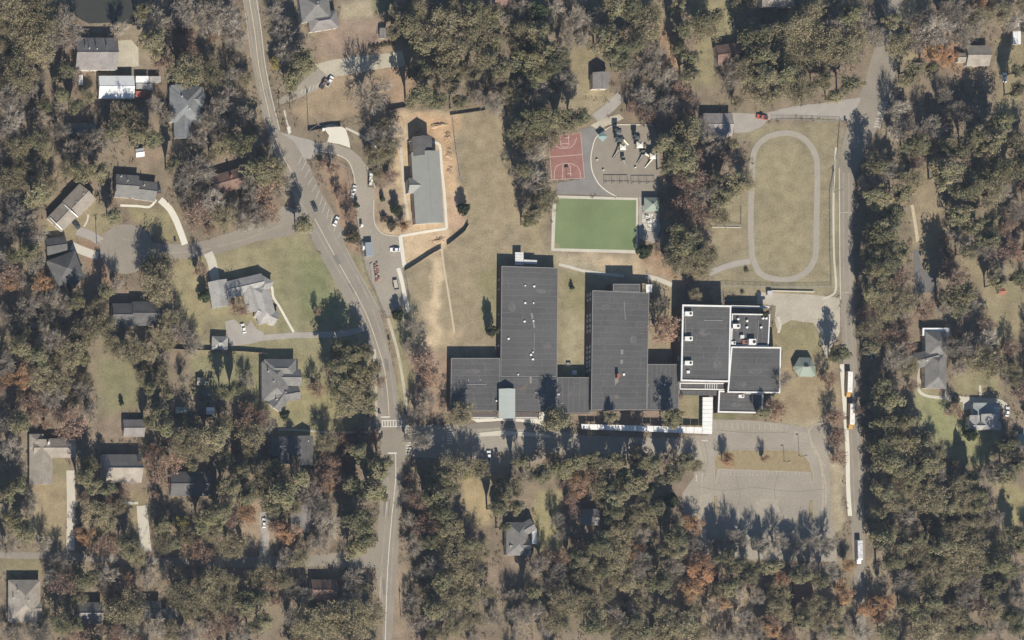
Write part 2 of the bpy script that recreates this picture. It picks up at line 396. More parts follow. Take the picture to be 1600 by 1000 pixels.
MAIN_R = [(401,-30),(403,0),(409,50),(415,100),(425,150),(437,205),(447,213),(470,220),(480,250),(499,295),(520,330),(536,362),(540,384),(560,423),(578,455),(592,485),(598,503),(604,530),(612,560),(618,590),(622,620),(624,645),(634,656),(634,716),(628,730),(627,750),(623,850),(620,900),(615,960),(612,1000),(611,1040)]
main = sheet('main_road', MAIN_L+MAIN_R[::-1], ASPH)
side = sheet('side_street', [(442,322),(425,336),(400,346),(370,360),(345,368),(320,376),(293,381),(262,381),(248,380)]+[(197+42*math.cos(t), 389-39*math.sin(t)) for t in np.linspace(.25, 2*math.pi-.42, 30)]+[(262,406),(290,404),(320,400),(340,396),(370,388),(400,377),(450,368),(486,362),(470,330)], ASPH)
lane = sheet('lane', [(-30,862),(100,863),(200,869),(300,873),(400,869),(500,867),(590,855),(590,888),(500,885),(400,887),(300,885),(200,881),(100,874),(-30,872)], ASPH)
east = sheet('east_road', [(1395,-30),(1375,50),(1362,90),(1352,125),(1342,150),(1328,185),(1318,215),(1311,260),(1311,400),(1314,500),(1318,600),(1323,700),(1328,800),(1332,860),(1336,940),(1340,1040),(1354,1040),(1352,940),(1352,860),(1350,800),(1347,700),(1341,600),(1336,500),(1333,400),(1333,280),(1350,235),(1378,190),(1392,150),(1398,120),(1402,90),(1400,50),(1416,-30)], ASPH)
sheet('track_lane', [(1143,176),(1190,178),(1240,166),(1300,159),(1345,152),(1330,190),(1300,186),(1250,183),(1205,185),(1190,198),(1170,207),(1147,208)], CONCG)
sheet('parking_lot', [(1108,655),(1180,657),(1240,664),(1262,669),(1290,658),(1295,690),(1298,800),(1308,850),(1308,878),(1100,872),(1068,812),(1066,770),(1084,745),(1083,690),(1072,681),(1108,680)], ASPH2)
drive = sheet('school_drive', [(632,662),(640,664),(700,664),(735,664),(790,660),(855,668),(905,680),(1000,684),(1085,684),(1085,720),(1000,712),(900,708),(780,705),(740,722),(690,716),(632,714)], ASPH2)
sheet('bus_lay_by', [(716,668),(740,661),(790,658),(840,662),(878,671),(878,676),(830,671),(780,668),(735,671)], mat('brown_asphalt', (.20,.175,.15), var=.12, scale=.2, fine=2), z=.09, amp=.2)
sheet('front_walk', [(735,654),(768,653.5),(842,654),(842,644),(850,644),(852,655),(872,669),(865,671),(840,662),(790,657),(745,660)], CONCW, z=.14, amp=.2)
sheet('lower_walk', [(742,677),(780,673),(830,676),(860,680),(860,684),(800,680),(745,682)], CONC, z=.15, amp=.3)
sheet('site_lot', [(497,224),(510,222),(530,227),(547,233),(563,245),(572,258),(574,292),(585,293),(585,340),(588,355),(600,366),(622,368),(625,385),(630,425),(634,475),(620,483),(606,495),(598,483),(588,455),(575,425),(568,395),(562,365),(557,335),(556,300),(552,270),(543,250),(525,240),(500,236)], ASPH2)
sheet('entrance_apron', [(437,206),(447,209),(482,218),(497,224),(500,236),(486,248),(476,250),(460,222)], CONCG)
sheet('concrete_pad', [(505,198),(511,195),(520,194),(530,196.5),(540,201),(545,218),(547,231),(530,225),(511,222),(514,212)], CONCW, z=.12, amp=.2)
sheet('drive_strip', [(484,103),(520,93),(560,88),(600,84),(628,79),(634,103),(600,106),(560,113),(532,119),(512,119),(496,106)], GRAV)
sheet('side_parking', [(431,158),(460,140),(480,120),(496,106),(512,118),(505,136),(485,146),(440,163)], ASPH2)
ribbon('kerb', [(424,226),(435,250),(446,274)], 1.2, CONC, z=.15)
for nm, pts, wd, m, zz in (
  ('path', [(540,200),(555,207),(568,214),(582,225),(592,236)], 3.5, CONC, .1),
  ('path', [(674,222),(684,224),(688,232),(690,262),(694,300),(698,357)], 4, CONCW, .1),
  ('path', [(698,357),(660,363),(625,369)], 4, CONCW, .11),
  ('path', [(625.5,369),(628,390),(632,417)], 6, CONCW, .10),
  ('path', [(622,419),(628,440),(634,470),(639,487)], 6, CONCW, .12),
  ('path', [(626,230),(629,270),(633,310),(639,347)], 4, CONC, .1),
  ('kerb', [(498,236),(525,241),(543,251),(552,271),(556,300)], 1.6, CONC, .16),
  ('kerb', [(573,259),(586,293)], 1.4, CONC, .15), ('kerb', [(584,312),(584,340),(588,355),(600,366),(624,369)], 1.3, CONC, .155),
  ('sidewalk', [(606,497),(613,520),(620,545),(627,580),(633,620),(639,650)], 4.5, GRAV, .12),
  ('sidewalk', [(585,545),(587,600),(588,640),(590,672)], 4, GRAV, .12),
  ('sidewalk', [(1306,230),(1303,280),(1302,330),(1303,400),(1306,450),(1298,462),(1285,466)], 3.2, CONC, .13),
  ('sidewalk', [(1311,262),(1312,400),(1313,470)], 1.5, CONC, .15),
  ('sidewalk', [(1315,569),(1318,610),(1321,650)], 6.5, CONCW, .13), ('sidewalk', [(1321,655),(1324,700),(1325,760),(1328,806)], 6.5, CONCW, .13),
  ('path', [(873,413),(890,417),(912,423),(945,428),(975,431)], 4.5, CONC, .1), ('path', [(1008,431),(1030,437),(1050,445)], 7, CONC, .1),
  ('path', [(1172,408),(1145,413),(1117,423),(1108,428)], 9, CONCG, .07),
  ('path', [(417,437),(425,450),(427,464),(437,480),(448,500),(459,519)], 3.6, CONCW, .1), ('path', [(408,459),(418,466),(427,466)], 2.6, CONC, .105),
  ('driveway', [(497,523),(460,524),(430,526),(410,528)], 9, CONCG, .06), ('driveway', [(497,523),(540,521),(570,512)], 9, CONCG, .064),
  ('driveway', [(325,395),(331,410),(337,440)], 14, CONC, .075), ('driveway', [(289,382),(282,362),(274,342),(264,325),(250,312)], 10, CONCW, .075),
  ('driveway', [(112,384),(130,392),(153,400)], 13, CONC, .075), ('driveway', [(120,360),(142,368),(158,378)], 14, CONCG, .07), ('path', [(138,335),(136,346),(131,354)], 3, CONC, .1),
  ('path', [(188,321),(215,322),(234,323),(244,312)], 3.5, CONCW, .1),
  ('driveway', [(110,735),(111,790),(110,860)], 13, CONC, .075), ('driveway', [(222,790),(224,820),(228,862)], 17, CONC, .075), ('path', [(179,785),(200,786),(216,786)], 4, CONC, .1),
  ('driveway', [(412,800),(414,830),(412,868)], 14, CONCG, .07),
  ('path', [(435,671),(470,672),(520,676),(595,674)], 3.2, GRAV, .08),
  ('dirt_track', [(690,388),(694,420),(700,455),(704,480),(710,520)], 3, mat('worn_earth', (.48, .40, .28), var=.15), .012),
  ('path', [(1433,600),(1437,612),(1450,619),(1480,622),(1510,624)], 4.5, CONC, .1), ('path', [(1435,600),(1437,585),(1440,570)], 7, GRAV, .06), ('path', [(1531,602),(1532,621)], 3.4, CONC, .11),
  ('driveway', [(1480,622),(1520,625),(1563,629),(1572,640),(1573,648)], 9, CONC, .08), ('driveway', [(1510,626),(1512,640)], 12, CONC, .076),
  ('path', [(1478,607),(1478,620)], 4, CONC, .1), ('path', [(1215,495),(1219,508),(1216,520)], 4, CONC, .1),
  ('driveway', [(970,150),(950,170),(930,185)], 16, CONCG, .06),
  ('dirt_track', [(1425,320),(1430,350),(1434,378)], 5, mat('worn_earth', (.48, .40, .28)), .014),
  ('path', [(480,205),(450,193)], .1, CONC, .05) if 0 else ('path', [(444,172),(448,190),(453,205)], 2.4, CONC, .08),
):
    ribbon(nm, pts, wd, m, z=zz+random.uniform(0, .0035), clear=wd > 5)
sheet('path', [(448,199),(453,197),(456,207),(451,210)], CONCW, z=.13, amp=0)
sheet('yard_pad', [(183,63),(205,62),(216,75),(217,103),(184,106)], GRAV)
sheet('driveway', [(305,136),(317,136),(322,150),(318,163),(308,170),(304,160)], CONCW)
sheet('driveway', [(352,502),(366,499),(376,508),(386,510),(392,500),(400,513),(412,520),(410,532),(392,537),(360,541),(354,528)], CONCG)
sheet('driveway', [(1427,391),(1435,391),(1440,420),(1463,435),(1464,456),(1430,458),(1429,430)], ASPHD)
sheet('service_yard', [(1183,456),(1275,461),(1312,465),(1312,520),(1290,560),(1280,520),(1270,505),(1236,500),(1222,508),(1216,522),(1210,500),(1212,478),(1183,474)], mat('yard_concrete', (.40,.355,.285), var=.25, scale=.12, fine=1.5), z=.05)
sheet('gravel_patch', [(922,196),(940,186),(968,178),(975,186),(950,196),(935,202)], GRAV)
sheet('driveway', [(200,788),(212,758),(216,758),(214,788)], mat('brown_asphalt', (.2,.175,.15))) if 0 else None
sheet('pond', [(92,-30),(95,5),(112,20),(128,32),(140,37),(172,35),(205,38),(214,32),(213,-30)], WATERM, z=.015)
# island in the parking lot with kerb
isl = [(1116,754),(1115,718),(1119,708),(1128,702),(1240,702),(1254,707),(1266,722),(1271,740),(1271,754),(1266,754),(1265,739),(1122,734),(1119,754)]
sheet('island_kerb', isl, CONCG, z=.15, amp=0)
sheet('island_grass', [(1117.5,752),(1116.5,719),(1120,710),(1128.5,703.5),(1240,703.5),(1253,708.5),(1264.6,723),(1269.5,741),(1269.5,752),(1267.5,752),(1266.5,737.5),(1121,732.5),(1118,752)], mat('island_turf', (.27,.215,.125), var=.22, scale=.5, fine=2.5), z=.17, amp=.2)
for x, y in ((1118, 783), (1267, 790)): sheet('island_kerb', [(x-2.5,y-8),(x+2.5,y-8),(x+3,y+20),(x-2,y+20)], mat('island_turf', (.27,.215,.125)), z=.12, amp=.3)
# track, court, playground, turf
trk = [(1175,400),(1173,350),(1174,300),(1176,252),(1182,230),(1196,216),(1215,209),(1234,208),(1252,214),(1266,227),(1275,246),(1277,272),(1276,330),(1275,388),(1272,406),(1262,422),(1246,433),(1225,437),(1203,434),(1186,425)]
ribbon('running_track', trk, 9, mat('track_surface', (.325,.292,.24), var=.12, scale=.25, fine=2), z=.06, closed=True)
sheet('hard_court', [(906,202),(922,198),(940,204),(945,212),(926,240),(926,262),(936,285),(964,306),(868,303),(870,285),(905,280)], mat('court_asphalt', (.215,.20,.185), var=.2, scale=.15, fine=1.5))
sheet('playground_surface', [(962,195.5),(945,203),(931,215),(925,233),(923,250),(926,270),(936,288),(950,300),(963,307),(1004,309),(1024,310),(1030,290),(1030,225),(1020,196)], MULCH)
ribbon('playground_kerb', [(1020,195.5),(990,195),(962,195.5),(945,203),(931,215),(925,233),(923,250),(926,270),(936,288),(950,300),(963,307)], 1.4, CONCW, z=.2)
crt = sheet('basketball_court', [(857,214),(907,207),(913,278),(862,281)], RUBBER, amp=0)
LN = mat('court_paint', (.46, .35, .31), var=.15)
for pts, cl in (([(857,214),(907,207),(913,278),(862,281)], True), ([(857.5,245.5),(909.5,241.5)], False),
                ([(866,280),(866,268),(869,260),(876,256.5),(885,255),(894,256),(902,260),(906,267),(907,278)], False),
                ([(879,280),(879,260),(882,257),(888,257),(891,260),(892,279)], False),
                ([(864,221),(868,228),(875,231.5),(884,232),(892,230),(898,224),(901,215)], False), ([(875,214),(876,227),(880,230),(886,230),(889,226),(888,212)], False), ([(876,225),(889,224)], False)):
    ribbon('court_line', pts+[pts[0]] if cl else pts, 1.0, LN, z=max(v.co.z for v in crt.data.vertices)+.005+.0015*len(pts), parent=crt, smooth=False, z0=.0)
fr = sheet('turf_frame', [(863,305),(997,309),(996.5,396),(861,392)], CONC, z=.13, amp=0)
sheet('turf_field', [(869,310),(994,313),(993,391),(866,388)], TURF, z=.16, amp=0)
sheet('picnic_pad', [(998,308),(1030,309),(1031,362),(1022,380),(998,372)], CONCG, amp=.8)
pad = bpy.data.objects[-1] if False else None
slab = None; padroot = empty('paved_seating', (*G(1015, 347), 0)); tag(padroot, kind='structure')
for i, (x, y) in enumerate([(1006,338),(1013,337),(1020,337),(1006,345),(1016,345),(1023,345),(1008,352),(1016,353),(1023,352),(1012,357.5),(1019,358)]):
    X, Y = G(x, y); o = MB((*G(1015, 347), 0)).box(X, Y, -.05, 1.75, 1.75, .2).build('paving_slab', CONCW if i % 3 else CONC, padroot)
# painted markings
_lc = {}
def ltop(parent):
    k = parent.name; _lc[k] = _lc.get(k, 0)+1; return max(v.co.z for v in parent.data.vertices)+.004+.0012*(_lc[k] % 12)
def line(name, pts, wd, m, parent, smooth=True): ribbon(name, pts, wd, m, z=ltop(parent), parent=parent, smooth=smooth, z0=.0)
MZ = _z[0]; _z[0] += .02
line('centre_line', [(389,-20),(390,0),(398,50),(404,100),(414,150),(426,200),(436,230),(445,250),(452,262),(470,300)], 1.1, PAINTY, main)
line('centre_line', [(492,342),(515,385),(540,430),(560,466),(576,500),(590,540),(600,575),(605,610),(608,649)], 1.1, PAINTY, main)
line('edge_line', [(401,0),(408.5,50),(414,100),(424,150),(437,203)], .8, PAINT, main)
line('edge_line', [(380.5,0),(387.5,50),(393.5,96)], .8, PAINTF, main); line('edge_line', [(424.5,227),(435,250),(444,270)], .8, PAINTF, main)
line('centre_line', [(618,707),(618,750),(612,810),(607,870),(604,930),(602,1000)], 1.1, PAINT, main); line('edge_line', [(606,750),(603,800),(599,862)], 1.0, PAINTY, main)
line('edge_line', [(595,900),(593.5,935)], .9, PAINTY, main); line('edge_line', [(597,491),(585,470),(560,425),(541,388)], .7, PAINTF, main)
line('stop_line', [(595,651.5),(609,651.5)], 2.2, PAINT, main, False); line('stop_line', [(606,708),(620,708)], 2, PAINT, main, False)
for a, b in (((596,657.3),(633,656.6)), ((597,666.8),(633,666.3))): line('crosswalk_line', [a, b], 1.3, PAINT, main, False)
for i in range(9): x = 597.2+i*4.3; line('crosswalk_bar', [(x,657.8),(x+.3,666)], 1.5, PAINT, main, False)
for i in range(11): y = 666+i*4.3; line('crosswalk_bar', [(634.6,y),(642,y)], 1.6, PAINT, drive, False)
for i in range(7): y = 668+i*4.1; line('crosswalk_bar', [(698.5,y),(707,y)], 1.7, PAINT, drive, False)
for x, y0, y1 in ((649,665,687),(714,666,688),(656,676,690),(685,688,692),(735,678,688)): line('lane_line', [(x,y0),(x,y1)], 1.4, PAINTF, drive, False)
A_ = [(466,257),(471,267),(476,278),(481,289),(487.5,299.5),(494,310),(499,321),(504,332),(510,342),(516,352),(521,362),(527,372)]
B_ = [(474,240),(479,251),(484,264),(489,277),(494,288),(499,297),(504,307),(509,316),(514,326),(520,336),(527,349),(534,361)]
for a, b in zip(A_, B_): line('parking_stripe', [a, b], .8, mat('worn_bay_paint', (.44,.41,.35), var=.3, scale=.5), main, False)
lot = bpy.data.objects['parking_lot']; sp = bpy.data.objects['side_parking']
for i in range(24): x = 1123+i*6; line('parking_stripe', [(x,736.5),(x+.3,743)], .6, PAINTF, lot, False)
for i in range(14): x = 1118+i*8.6; line('parking_stripe', [(x,659+i*.4),(x,668+i*.4)], .7, PAINTF, lot, False)
line('stop_line', [(1096,688.5),(1106,688.5)], 1.3, PAINT, lot, False)
line('parking_stripe', [(1088,742),(1088,752)], .9, PAINT, lot, False)
for i in range(6): x = 470+i*6; line('parking_stripe', [(x,147-i*2.2),(x+3,139-i*2.2)], .7, PAINT, sp, False)
for i in range(10):
    y = 160+i*4.2; x = 1384-i*1.5; line('crosswalk_bar', [(x-4,y),(x+4,y+.6)], 1.2, PAINT, east, False)
for a, b in (((1387,158),(1374,202)),((1379,157),(1365,200)),((1330,215),(1344,215)),((1331,221),(1345,221)),((1334,211),(1334,226)),((1341,212),(1341,226)),((1334,229),(1340,229)),((1312,332),(1331,332)),((1316,457),(1335,457))): line('road_marking', [a, b], 1.2, PAINTF, east, False)

# repairs, crack sealing and wheel marks on the asphalt
PATCHD = mat('asphalt_repair', (.185,.17,.15), var=.15); SEALM = mat('crack_seal', (.15,.14,.125), var=.15); WEAR = mat('polished_wheel_path', (.285,.252,.205), var=.2, scale=.2); TRK = mat('dusty_tyre_track', (.37,.32,.25), var=.25)
for q in ([(600,560),(606,562),(609,580),(603,580)], [(540,445),(549,441),(556,455),(548,459)], [(412,140),(419,138),(422,150),(415,152)], [(600,780),(610,780),(608,806),(598,806)], [(520,400),(526,397),(533,412),(528,414)], [(594,905),(602,905),(602,930),(595,930)]):
    sheet('asphalt_patch', q, PATCHD, z=ltop(main), amp=.3, parent=main, clear=False)
for pts in ([(384,0),(393,60),(402,110),(412,160),(430,215)], [(396,0),(404,60),(411,110),(420,160),(434,205)], [(455,290),(480,335),(510,390),(545,450),(570,500),(590,560),(598,620)], [(512,352),(540,400),(570,455),(588,500),(604,550),(613,600),(617,640)], [(605,720),(606,780),(600,840),(596,900),(599,960)], [(622,730),(618,800),(613,870),(609,950)]):
    line('wheel_path', pts, 2.6, WEAR, main)
for pts in ([(1090,760),(1130,766),(1180,762),(1240,768),(1290,764)], [(1150,745),(1156,775),(1150,800),(1158,830)], [(1215,744),(1210,770),(1222,800)], [(1100,690),(1106,720),(1098,750)], [(1120,672),(1170,676),(1230,676)]):
    line('sealed_crack', pts, .55, SEALM, lot)
for q in ([(1180,780),(1215,778),(1218,800),(1182,803)], [(1095,770),(1112,770),(1112,800),(1096,800)], [(1240,672),(1262,676),(1262,690),(1242,690)]):
    sheet('asphalt_patch', q, mat('pale_repair', (.325,.285,.23), var=.2), z=ltop(lot), amp=.8, parent=lot, clear=False)
for pts in ([(1262,668),(1268,690),(1280,715),(1286,760),(1284,810)], [(1290,660),(1272,664),(1264,676),(1270,700),(1290,730)], [(1090,690),(1098,730),(1094,790)], [(1282,720),(1290,760),(1289,820)]): line('tyre_track', pts, 2.2, TRK, lot)
for pts in ([(330,388),(300,393),(250,394),(215,380),(190,372)], [(340,385),(390,372),(440,352)]): line('wheel_path', pts, 2.6, WEAR, side)
for pts in ([(1318,270),(1318,400),(1321,500),(1326,600),(1331,700),(1336,800)], [(1326,270),(1327,400),(1330,500),(1335,600),(1341,700),(1344,800)]): line('wheel_path', pts, 2.4, WEAR, east)
tf = bpy.data.objects['turf_field']
for i in range(1, 9): x = 867.5+i*14; line('turf_seam', [(x+.8,310.5+(x-868)*.024),(x-.8,387.5+(x-868)*.024)], .3, mat('turf_seam', (.145,.195,.093), var=.2), tf, False)
sheet('worn_turf', [(866.6,381),(872,380),(876,387.5),(866.6,387.4)], mat('worn_turf', (.26,.23,.13), var=.3), z=.19, amp=.5, parent=tf, clear=False)
tr_ = bpy.data.objects['running_track']
for k in (.992, 1.03): ribbon('lane_mark', [(1228+(x-1228)*k, 322+(y-322)*k) for x, y in trk], .5, CONCG, z=.075+k*.01, closed=True, parent=tr_, z0=.0)
# ---------------------------------------------------------------- school
FOOT = []                                  # building footprints in ground pixels, kept free of tree trunks
def foot(P, z):
    Q = [G(x, y, z) for x, y in P]; FOOT.append([(X/S+800, 500-Y/S) for X, Y in Q])
sx0, sy0 = G(900, 600)
school = thing('school_building', 'sprawling flat-roofed school with dark membrane roofs and white-edged gym wing', 'school', (sx0, sy0, 0))
SO = (sx0, sy0, 0)
def lerp(a, b, t): return (a[0]+(b[0]-a[0])*t, a[1]+(b[1]-a[1])*t)
def flatroof(q, z, n, along='h', wall=BRICK, edge=None, ew=.55, eh=.35, z0=0.0, panels=True, rname='roof', breaks=True):
    """q: TL TR BR BL pixels of the roof; walls below, base sheet, and membrane strips as separate pieces"""
    foot(q, z)
    W = [G(*p, z) for p in q]
    cx = sum(p[0] for p in W)/4; cy = sum(p[1] for p in W)/4
    wq = [(p[0]+(cx-p[0])*.004, p[1]+(cy-p[1])*.004) for p in W]
    wl = MB(SO).prism(wq, z0, z-.25).build('wall', wall, school)
    rf = MB(SO).prism(W, z-.25, z).build(rname, SEAM, school)
    if panels:
        TL, TR, BR, BL = W
        for i in range(n):
            t0, t1 = i/n, (i+1)/n
            if along == 'h': a, b, c, d = lerp(TL, BL, t0), lerp(TR, BR, t0), lerp(TR, BR, t1), lerp(TL, BL, t1)
            else: a, b, c, d = lerp(TL, TR, t0), lerp(BL, BR, t0), lerp(BL, BR, t1), lerp(TL, TR, t1)
            L = math.hypot(b[0]-a[0], b[1]-a[1]); Wd = math.hypot(d[0]-a[0], d[1]-a[1]); g = .10
            cuts = [0.0]
            if breaks and L > 12 and random.random() < .75: cuts.append(random.uniform(.12, .6))
            if breaks and L > 18 and random.random() < .4: cuts.append(random.uniform(.68, .9))
            cuts.append(1.0)
            for k in range(len(cuts)-1):
                u0, u1 = cuts[k]+g/L, cuts[k+1]-g/L; v0, v1 = g/Wd, 1-g/Wd
                P = [lerp(lerp(a, b, u), lerp(d, c, u), v) for u, v in ((u0, v0), (u1, v0), (u1, v1), (u0, v1))]
                MB(SO).prism(P, z-.02, z+.03).build('membrane_panel', MEMB, rf)
    if edge:
        for i in range(4):
            a, b = W[i], W[(i+1) % 4]; L = math.hypot(b[0]-a[0], b[1]-a[1])
            d = ((b[0]-a[0])/L, (b[1]-a[1])/L); nn = (d[1], -d[0])
            nn = nn if (cx-a[0])*nn[0]+(cy-a[1])*nn[1] > 0 else (-nn[0], -nn[1])
            P = [a, b, (b[0]+nn[0]*ew-d[0]*ew, b[1]+nn[1]*ew-d[1]*ew), (a[0]+nn[0]*ew+d[0]*ew, a[1]+nn[1]*ew+d[1]*ew)]
            MB(SO).prism(P, z-.3, z+eh+.002*i).build('parapet', edge, rf)
    return rf
EDGE = mat('roof_edge_metal', (.21, .2, .19), var=.1, rough=.6)
w1 = flatroof([(783.5,415.5),(872,418.5),(870.5,589),(781.7,589)], 5.0, 19, edge=EDGE, ew=.35, eh=.12)
w1b = flatroof([(704.7,559.5),(781,559.5),(780.3,641.5),(703.5,641.5)], 4.6, 9, edge=EDGE, ew=.35, eh=.12)
w1c = flatroof([(781.7,589.6),(870.4,589.6),(870,643),(780.8,641.7)], 4.97, 6, panels=True)
flatroof([(870.5,589.5),(923,589.5),(922.5,645.5),(870.2,645.5)], 4.9, 6, along='v', edge=EDGE, ew=.3, eh=.12)
w2 = flatroof([(925.5,453.5),(1014.5,457.5),(1010.5,640),(923.2,641)], 7.3, 20, edge=EDGE, ew=.35, eh=.12)
flatroof([(957.5,443.5),(1000,443.8),(1000,456.5),(957.5,454.6)], 7.33, 2, edge=EDGE, ew=.3, eh=.2)
flatroof([(1011.5,569),(1061.5,569),(1060.5,641),(1010.8,640.5)], 6.0, 7, along='v', edge=EDGE, ew=.3, eh=.12)
gym = flatroof([(1065.5,476),(1142,477.5),(1139.5,597),(1063,595.5)], 9.4, 13, edge=WHITE, ew=.7, eh=.5)
flatroof([(1143,490),(1203,491),(1200.5,541),(1141.5,540)], 6.4, 6, along='v', edge=WHITE, ew=.5, eh=.4)
flatroof([(1142.5,477),(1202,478.5),(1202,481.5),(1142.5,481)], 4.0, 1, wall=WHITED, panels=False, edge=WHITE, ew=.3, eh=.1, z0=3.6)
g2 = flatroof([(1142,541.5),(1220,542.5),(1218.5,614.5),(1136,613.5)], 7.6, 8, edge=WHITE, ew=.6, eh=.45)
flatroof([(1061.5,598),(1135.5,598.5),(1135.5,609.5),(1061.5,608.5)], 4.3, 2, edge=WHITE, ew=.45, eh=.3)
flatroof([(1122.5,610),(1192,615),(1192,646),(1121,644.5)], 4.4, 5, edge=WHITE, ew=.65, eh=.4)
MB(SO).prism([G(*p, 3.4) for p in ((1063,610),(1120,610.5),(1120,618),(1063,617.5))], 3.1, 3.4).build('entrance_canopy', MEMB, school)
for i in range(6):
    X, Y = G(1102+i*3.6, 603.5, 4.7); MB(SO).box(X, Y, 4.3, .28, 3.2, .4).build('skylight_bar', WHITED, school)
for i in range(7):
    X, Y = G(1067+i*8.3, 614, 3.5); MB(SO).box(X, Y, 3.4, .25, 2.2, .05).build('canopy_seam', SEAM, school)
# low front canopy with panel joints
for x0, x1 in ((738, 777), (805.5, 840)):
    n = int((x1-x0)/8)
    for i in range(n):
        a, b = x0+(x1-x0)*i/n, x0+(x1-x0)*(i+1)/n
        MB(SO).prism([G(a+.4,643.8,3.2), G(b-.4,643.8,3.2), G(b-.4,651.5,3.2), G(a+.4,651.5,3.2)], 2.95, 3.2).build('canopy_panel', mat('bronze_panel', (.12,.1,.095), var=.12), school)
    MB(SO).prism([G(x0,651.8,3.2), G(x1,651.8,3.2), G(x1,652.8,3.2), G(x0,652.8,3.2)], 2.8, 3.25).build('canopy_edge', WHITED, school)
# green gabled entrance canopy and white covered walkway
def gable_on(px0, py0, px1, py1, z, rise, m, name):
    (xa, ya), (xb, yb) = G(px0, py0, z), G(px1, py1, z); xm = (xa+xb)/2
    return MB(SO).add([(xa,ya,z),(xb,ya,z),(xb,yb,z),(xa,yb,z),(xm,ya,z+rise),(xm,yb,z+rise),(xa,ya,z-.2),(xb,ya,z-.2),(xb,yb,z-.2),(xa,yb,z-.2)],
        [(0,4,5,3),(1,2,5,4),(0,1,4),(2,3,5),(6,9,8,7),(0,6,7,1),(1,7,8,2),(2,8,9,3),(3,9,6,0)]).build(name, m, school)
cn = gable_on(779.5, 607.5, 805, 653.5, 6.8, 1.9, mat('pale_green_metal_roof', (.42,.45,.415), rough=.5, var=.05, stripe=(.55,.14,'Y')), 'entrance_roof')
for x in (781, 803.5):
    for y in (609, 630, 652): X, Y = G(x, y, 6.5); MB(SO).box(X, Y, 0, .45, .45, 6.62).build('column', WHITED, school)
wk = thing('covered_walkway', 'long white-roofed covered walkway along the south side of the school', 'walkway', (*G(1010, 670), 0))
WO = (*G(1010, 670), 0)
def walkroof(q, n, along='h', z=3.3):
    W = [G(*p, z) for p in q]; foot(q, z)
    for i in range(n):
        t0, t1 = i/n, (i+1)/n
        P = [lerp(W[0], W[1], t0+.0015), lerp(W[0], W[1], t1-.0015), lerp(W[3], W[2], t1-.0015), lerp(W[3], W[2], t0+.0015)] if along == 'h' else [lerp(W[0], W[3], t0+.003), lerp(W[1], W[2], t0+.003), lerp(W[1], W[2], t1-.003), lerp(W[0], W[3], t1-.003)]
        MB(WO).prism(P, z-.18-.004*(i % 2), z+.02*(i % 2)).build('roof_panel', WHITE if i % 3 else mat('aged_white_metal', (.72,.71,.68), var=.08, rough=.5), wk)
        for e in (.12, .88):
            p = lerp(lerp(P[0], P[1], .5), lerp(P[3], P[2], .5), e) if along == 'h' else lerp(lerp(P[0], P[3], .5), lerp(P[1], P[2], .5), e)
            MB(WO).box(p[0], p[1], 0, .14, .14, z-.2).build('post', WHITED, wk)
walkroof([(908,662.5),(1097,667.5),(1097,677.5),(909,670.5)], 15)
walkroof([(1098,620.5),(1114,620.5),(1112.5,678.3),(1097.4,678)], 9, 'v', 3.45)
cp = thing('entry_canopy', 'small white ribbed canopy on the north end of the tall west wing', 'canopy', (*G(812, 408), 0)); CO = (*G(812, 408), 0)
for q in ([(805,394),(818,394),(818,414),(805,414)], [(818.6,405.5),(839,406.5),(839,412.5),(818.6,411.5)]):
    for i in range(5):
        W = [G(*p, 3.0) for p in q]
        MB(CO).prism([lerp(W[0],W[3],i/5+.01), lerp(W[1],W[2],i/5+.01), lerp(W[1],W[2],(i+1)/5-.01), lerp(W[0],W[3],(i+1)/5-.01)], 2.85, 3.0+.02*(i % 2)).build('roof_panel', WHITED, cp)
    for p in W: MB(CO).box(p[0]+(.2 if p is W[0] or p is W[3] else -.2), p[1], 0, .12, .12, 2.85).build('post', WHITED, cp)
cb = thing('entry_canopy', 'white square canopy at the northeast corner of the middle school wing', 'canopy', (*G(1013, 452), 0))
W = [G(*p, 4.0) for p in ((1008,444.5),(1019,444.5),(1018.5,457),(1008,457))]
MB((*G(1013,452), 0)).prism(W, 3.7, 4.0).build('roof_panel', WHITE, cb)
for p in W: MB((*G(1013,452), 0)).box(p[0]+(W[0][0]<p[0] and -.2 or .2), p[1]+(p[1] > W[2][1]+.5 and -.2 or .2), 0, .15, .15, 3.7).build('post', WHITED, cb)
# windows of the school: pale double windows on the west wall of the middle wing, small ones on the others
wx_ = G(925.2, 470, 6.4)[0]
def schoolwin(x, y, z, h=1.7, wd=1.5, m=PANEL):
    MB(SO).box(x, y, z, .16, wd, h).build('window', m, school)
for yy in (464, 496.5, 513, 546, 562, 575):
    Y = G(925, yy, 5)[1]; t = (yy-453.5)/187; x = G(925.5-2.3*t, yy, 7.3)[0]
    for dz in (1.2, 4.4): schoolwin(x-.02, Y-1.1, dz); schoolwin(x-.02, Y+1.1, dz)
for yy in (437, 452, 491, 520, 540):
    Y = G(783, yy, 3)[1]; t = (yy-415)/144; x = G(783.5-2*t, yy, 5.0)[0]
    schoolwin(x-.02, Y, 1.6, 1.4, .9, PANEL)
for yy in (500, 530, 560): Y = G(1065, yy, 6)[1]; schoolwin(G(1065.5-2.5*(yy-476)/120, yy, 9.4)[0]+.1, Y, 6.2, 1.2, 2.4)
for i in range(8):
    X = G(710+i*8.2, 641.6, 4)[0]; Yv = G(710, 641.5, 4.6)[1]; MB(SO).box(X, Yv+.06, 1.0, 1.5, .2, 1.7).build('window', GLASS, school)
for i in range(7):
    X = G(930+i*18, 641, 5)[0]; Yv = G(930, 641, 7.3)[1] if i < 4.5 else G(1030, 641, 6)[1]; MB(SO).box(X, Yv+.08, 1.2, 2, .2, 1.8).build('window', GLASS, school)
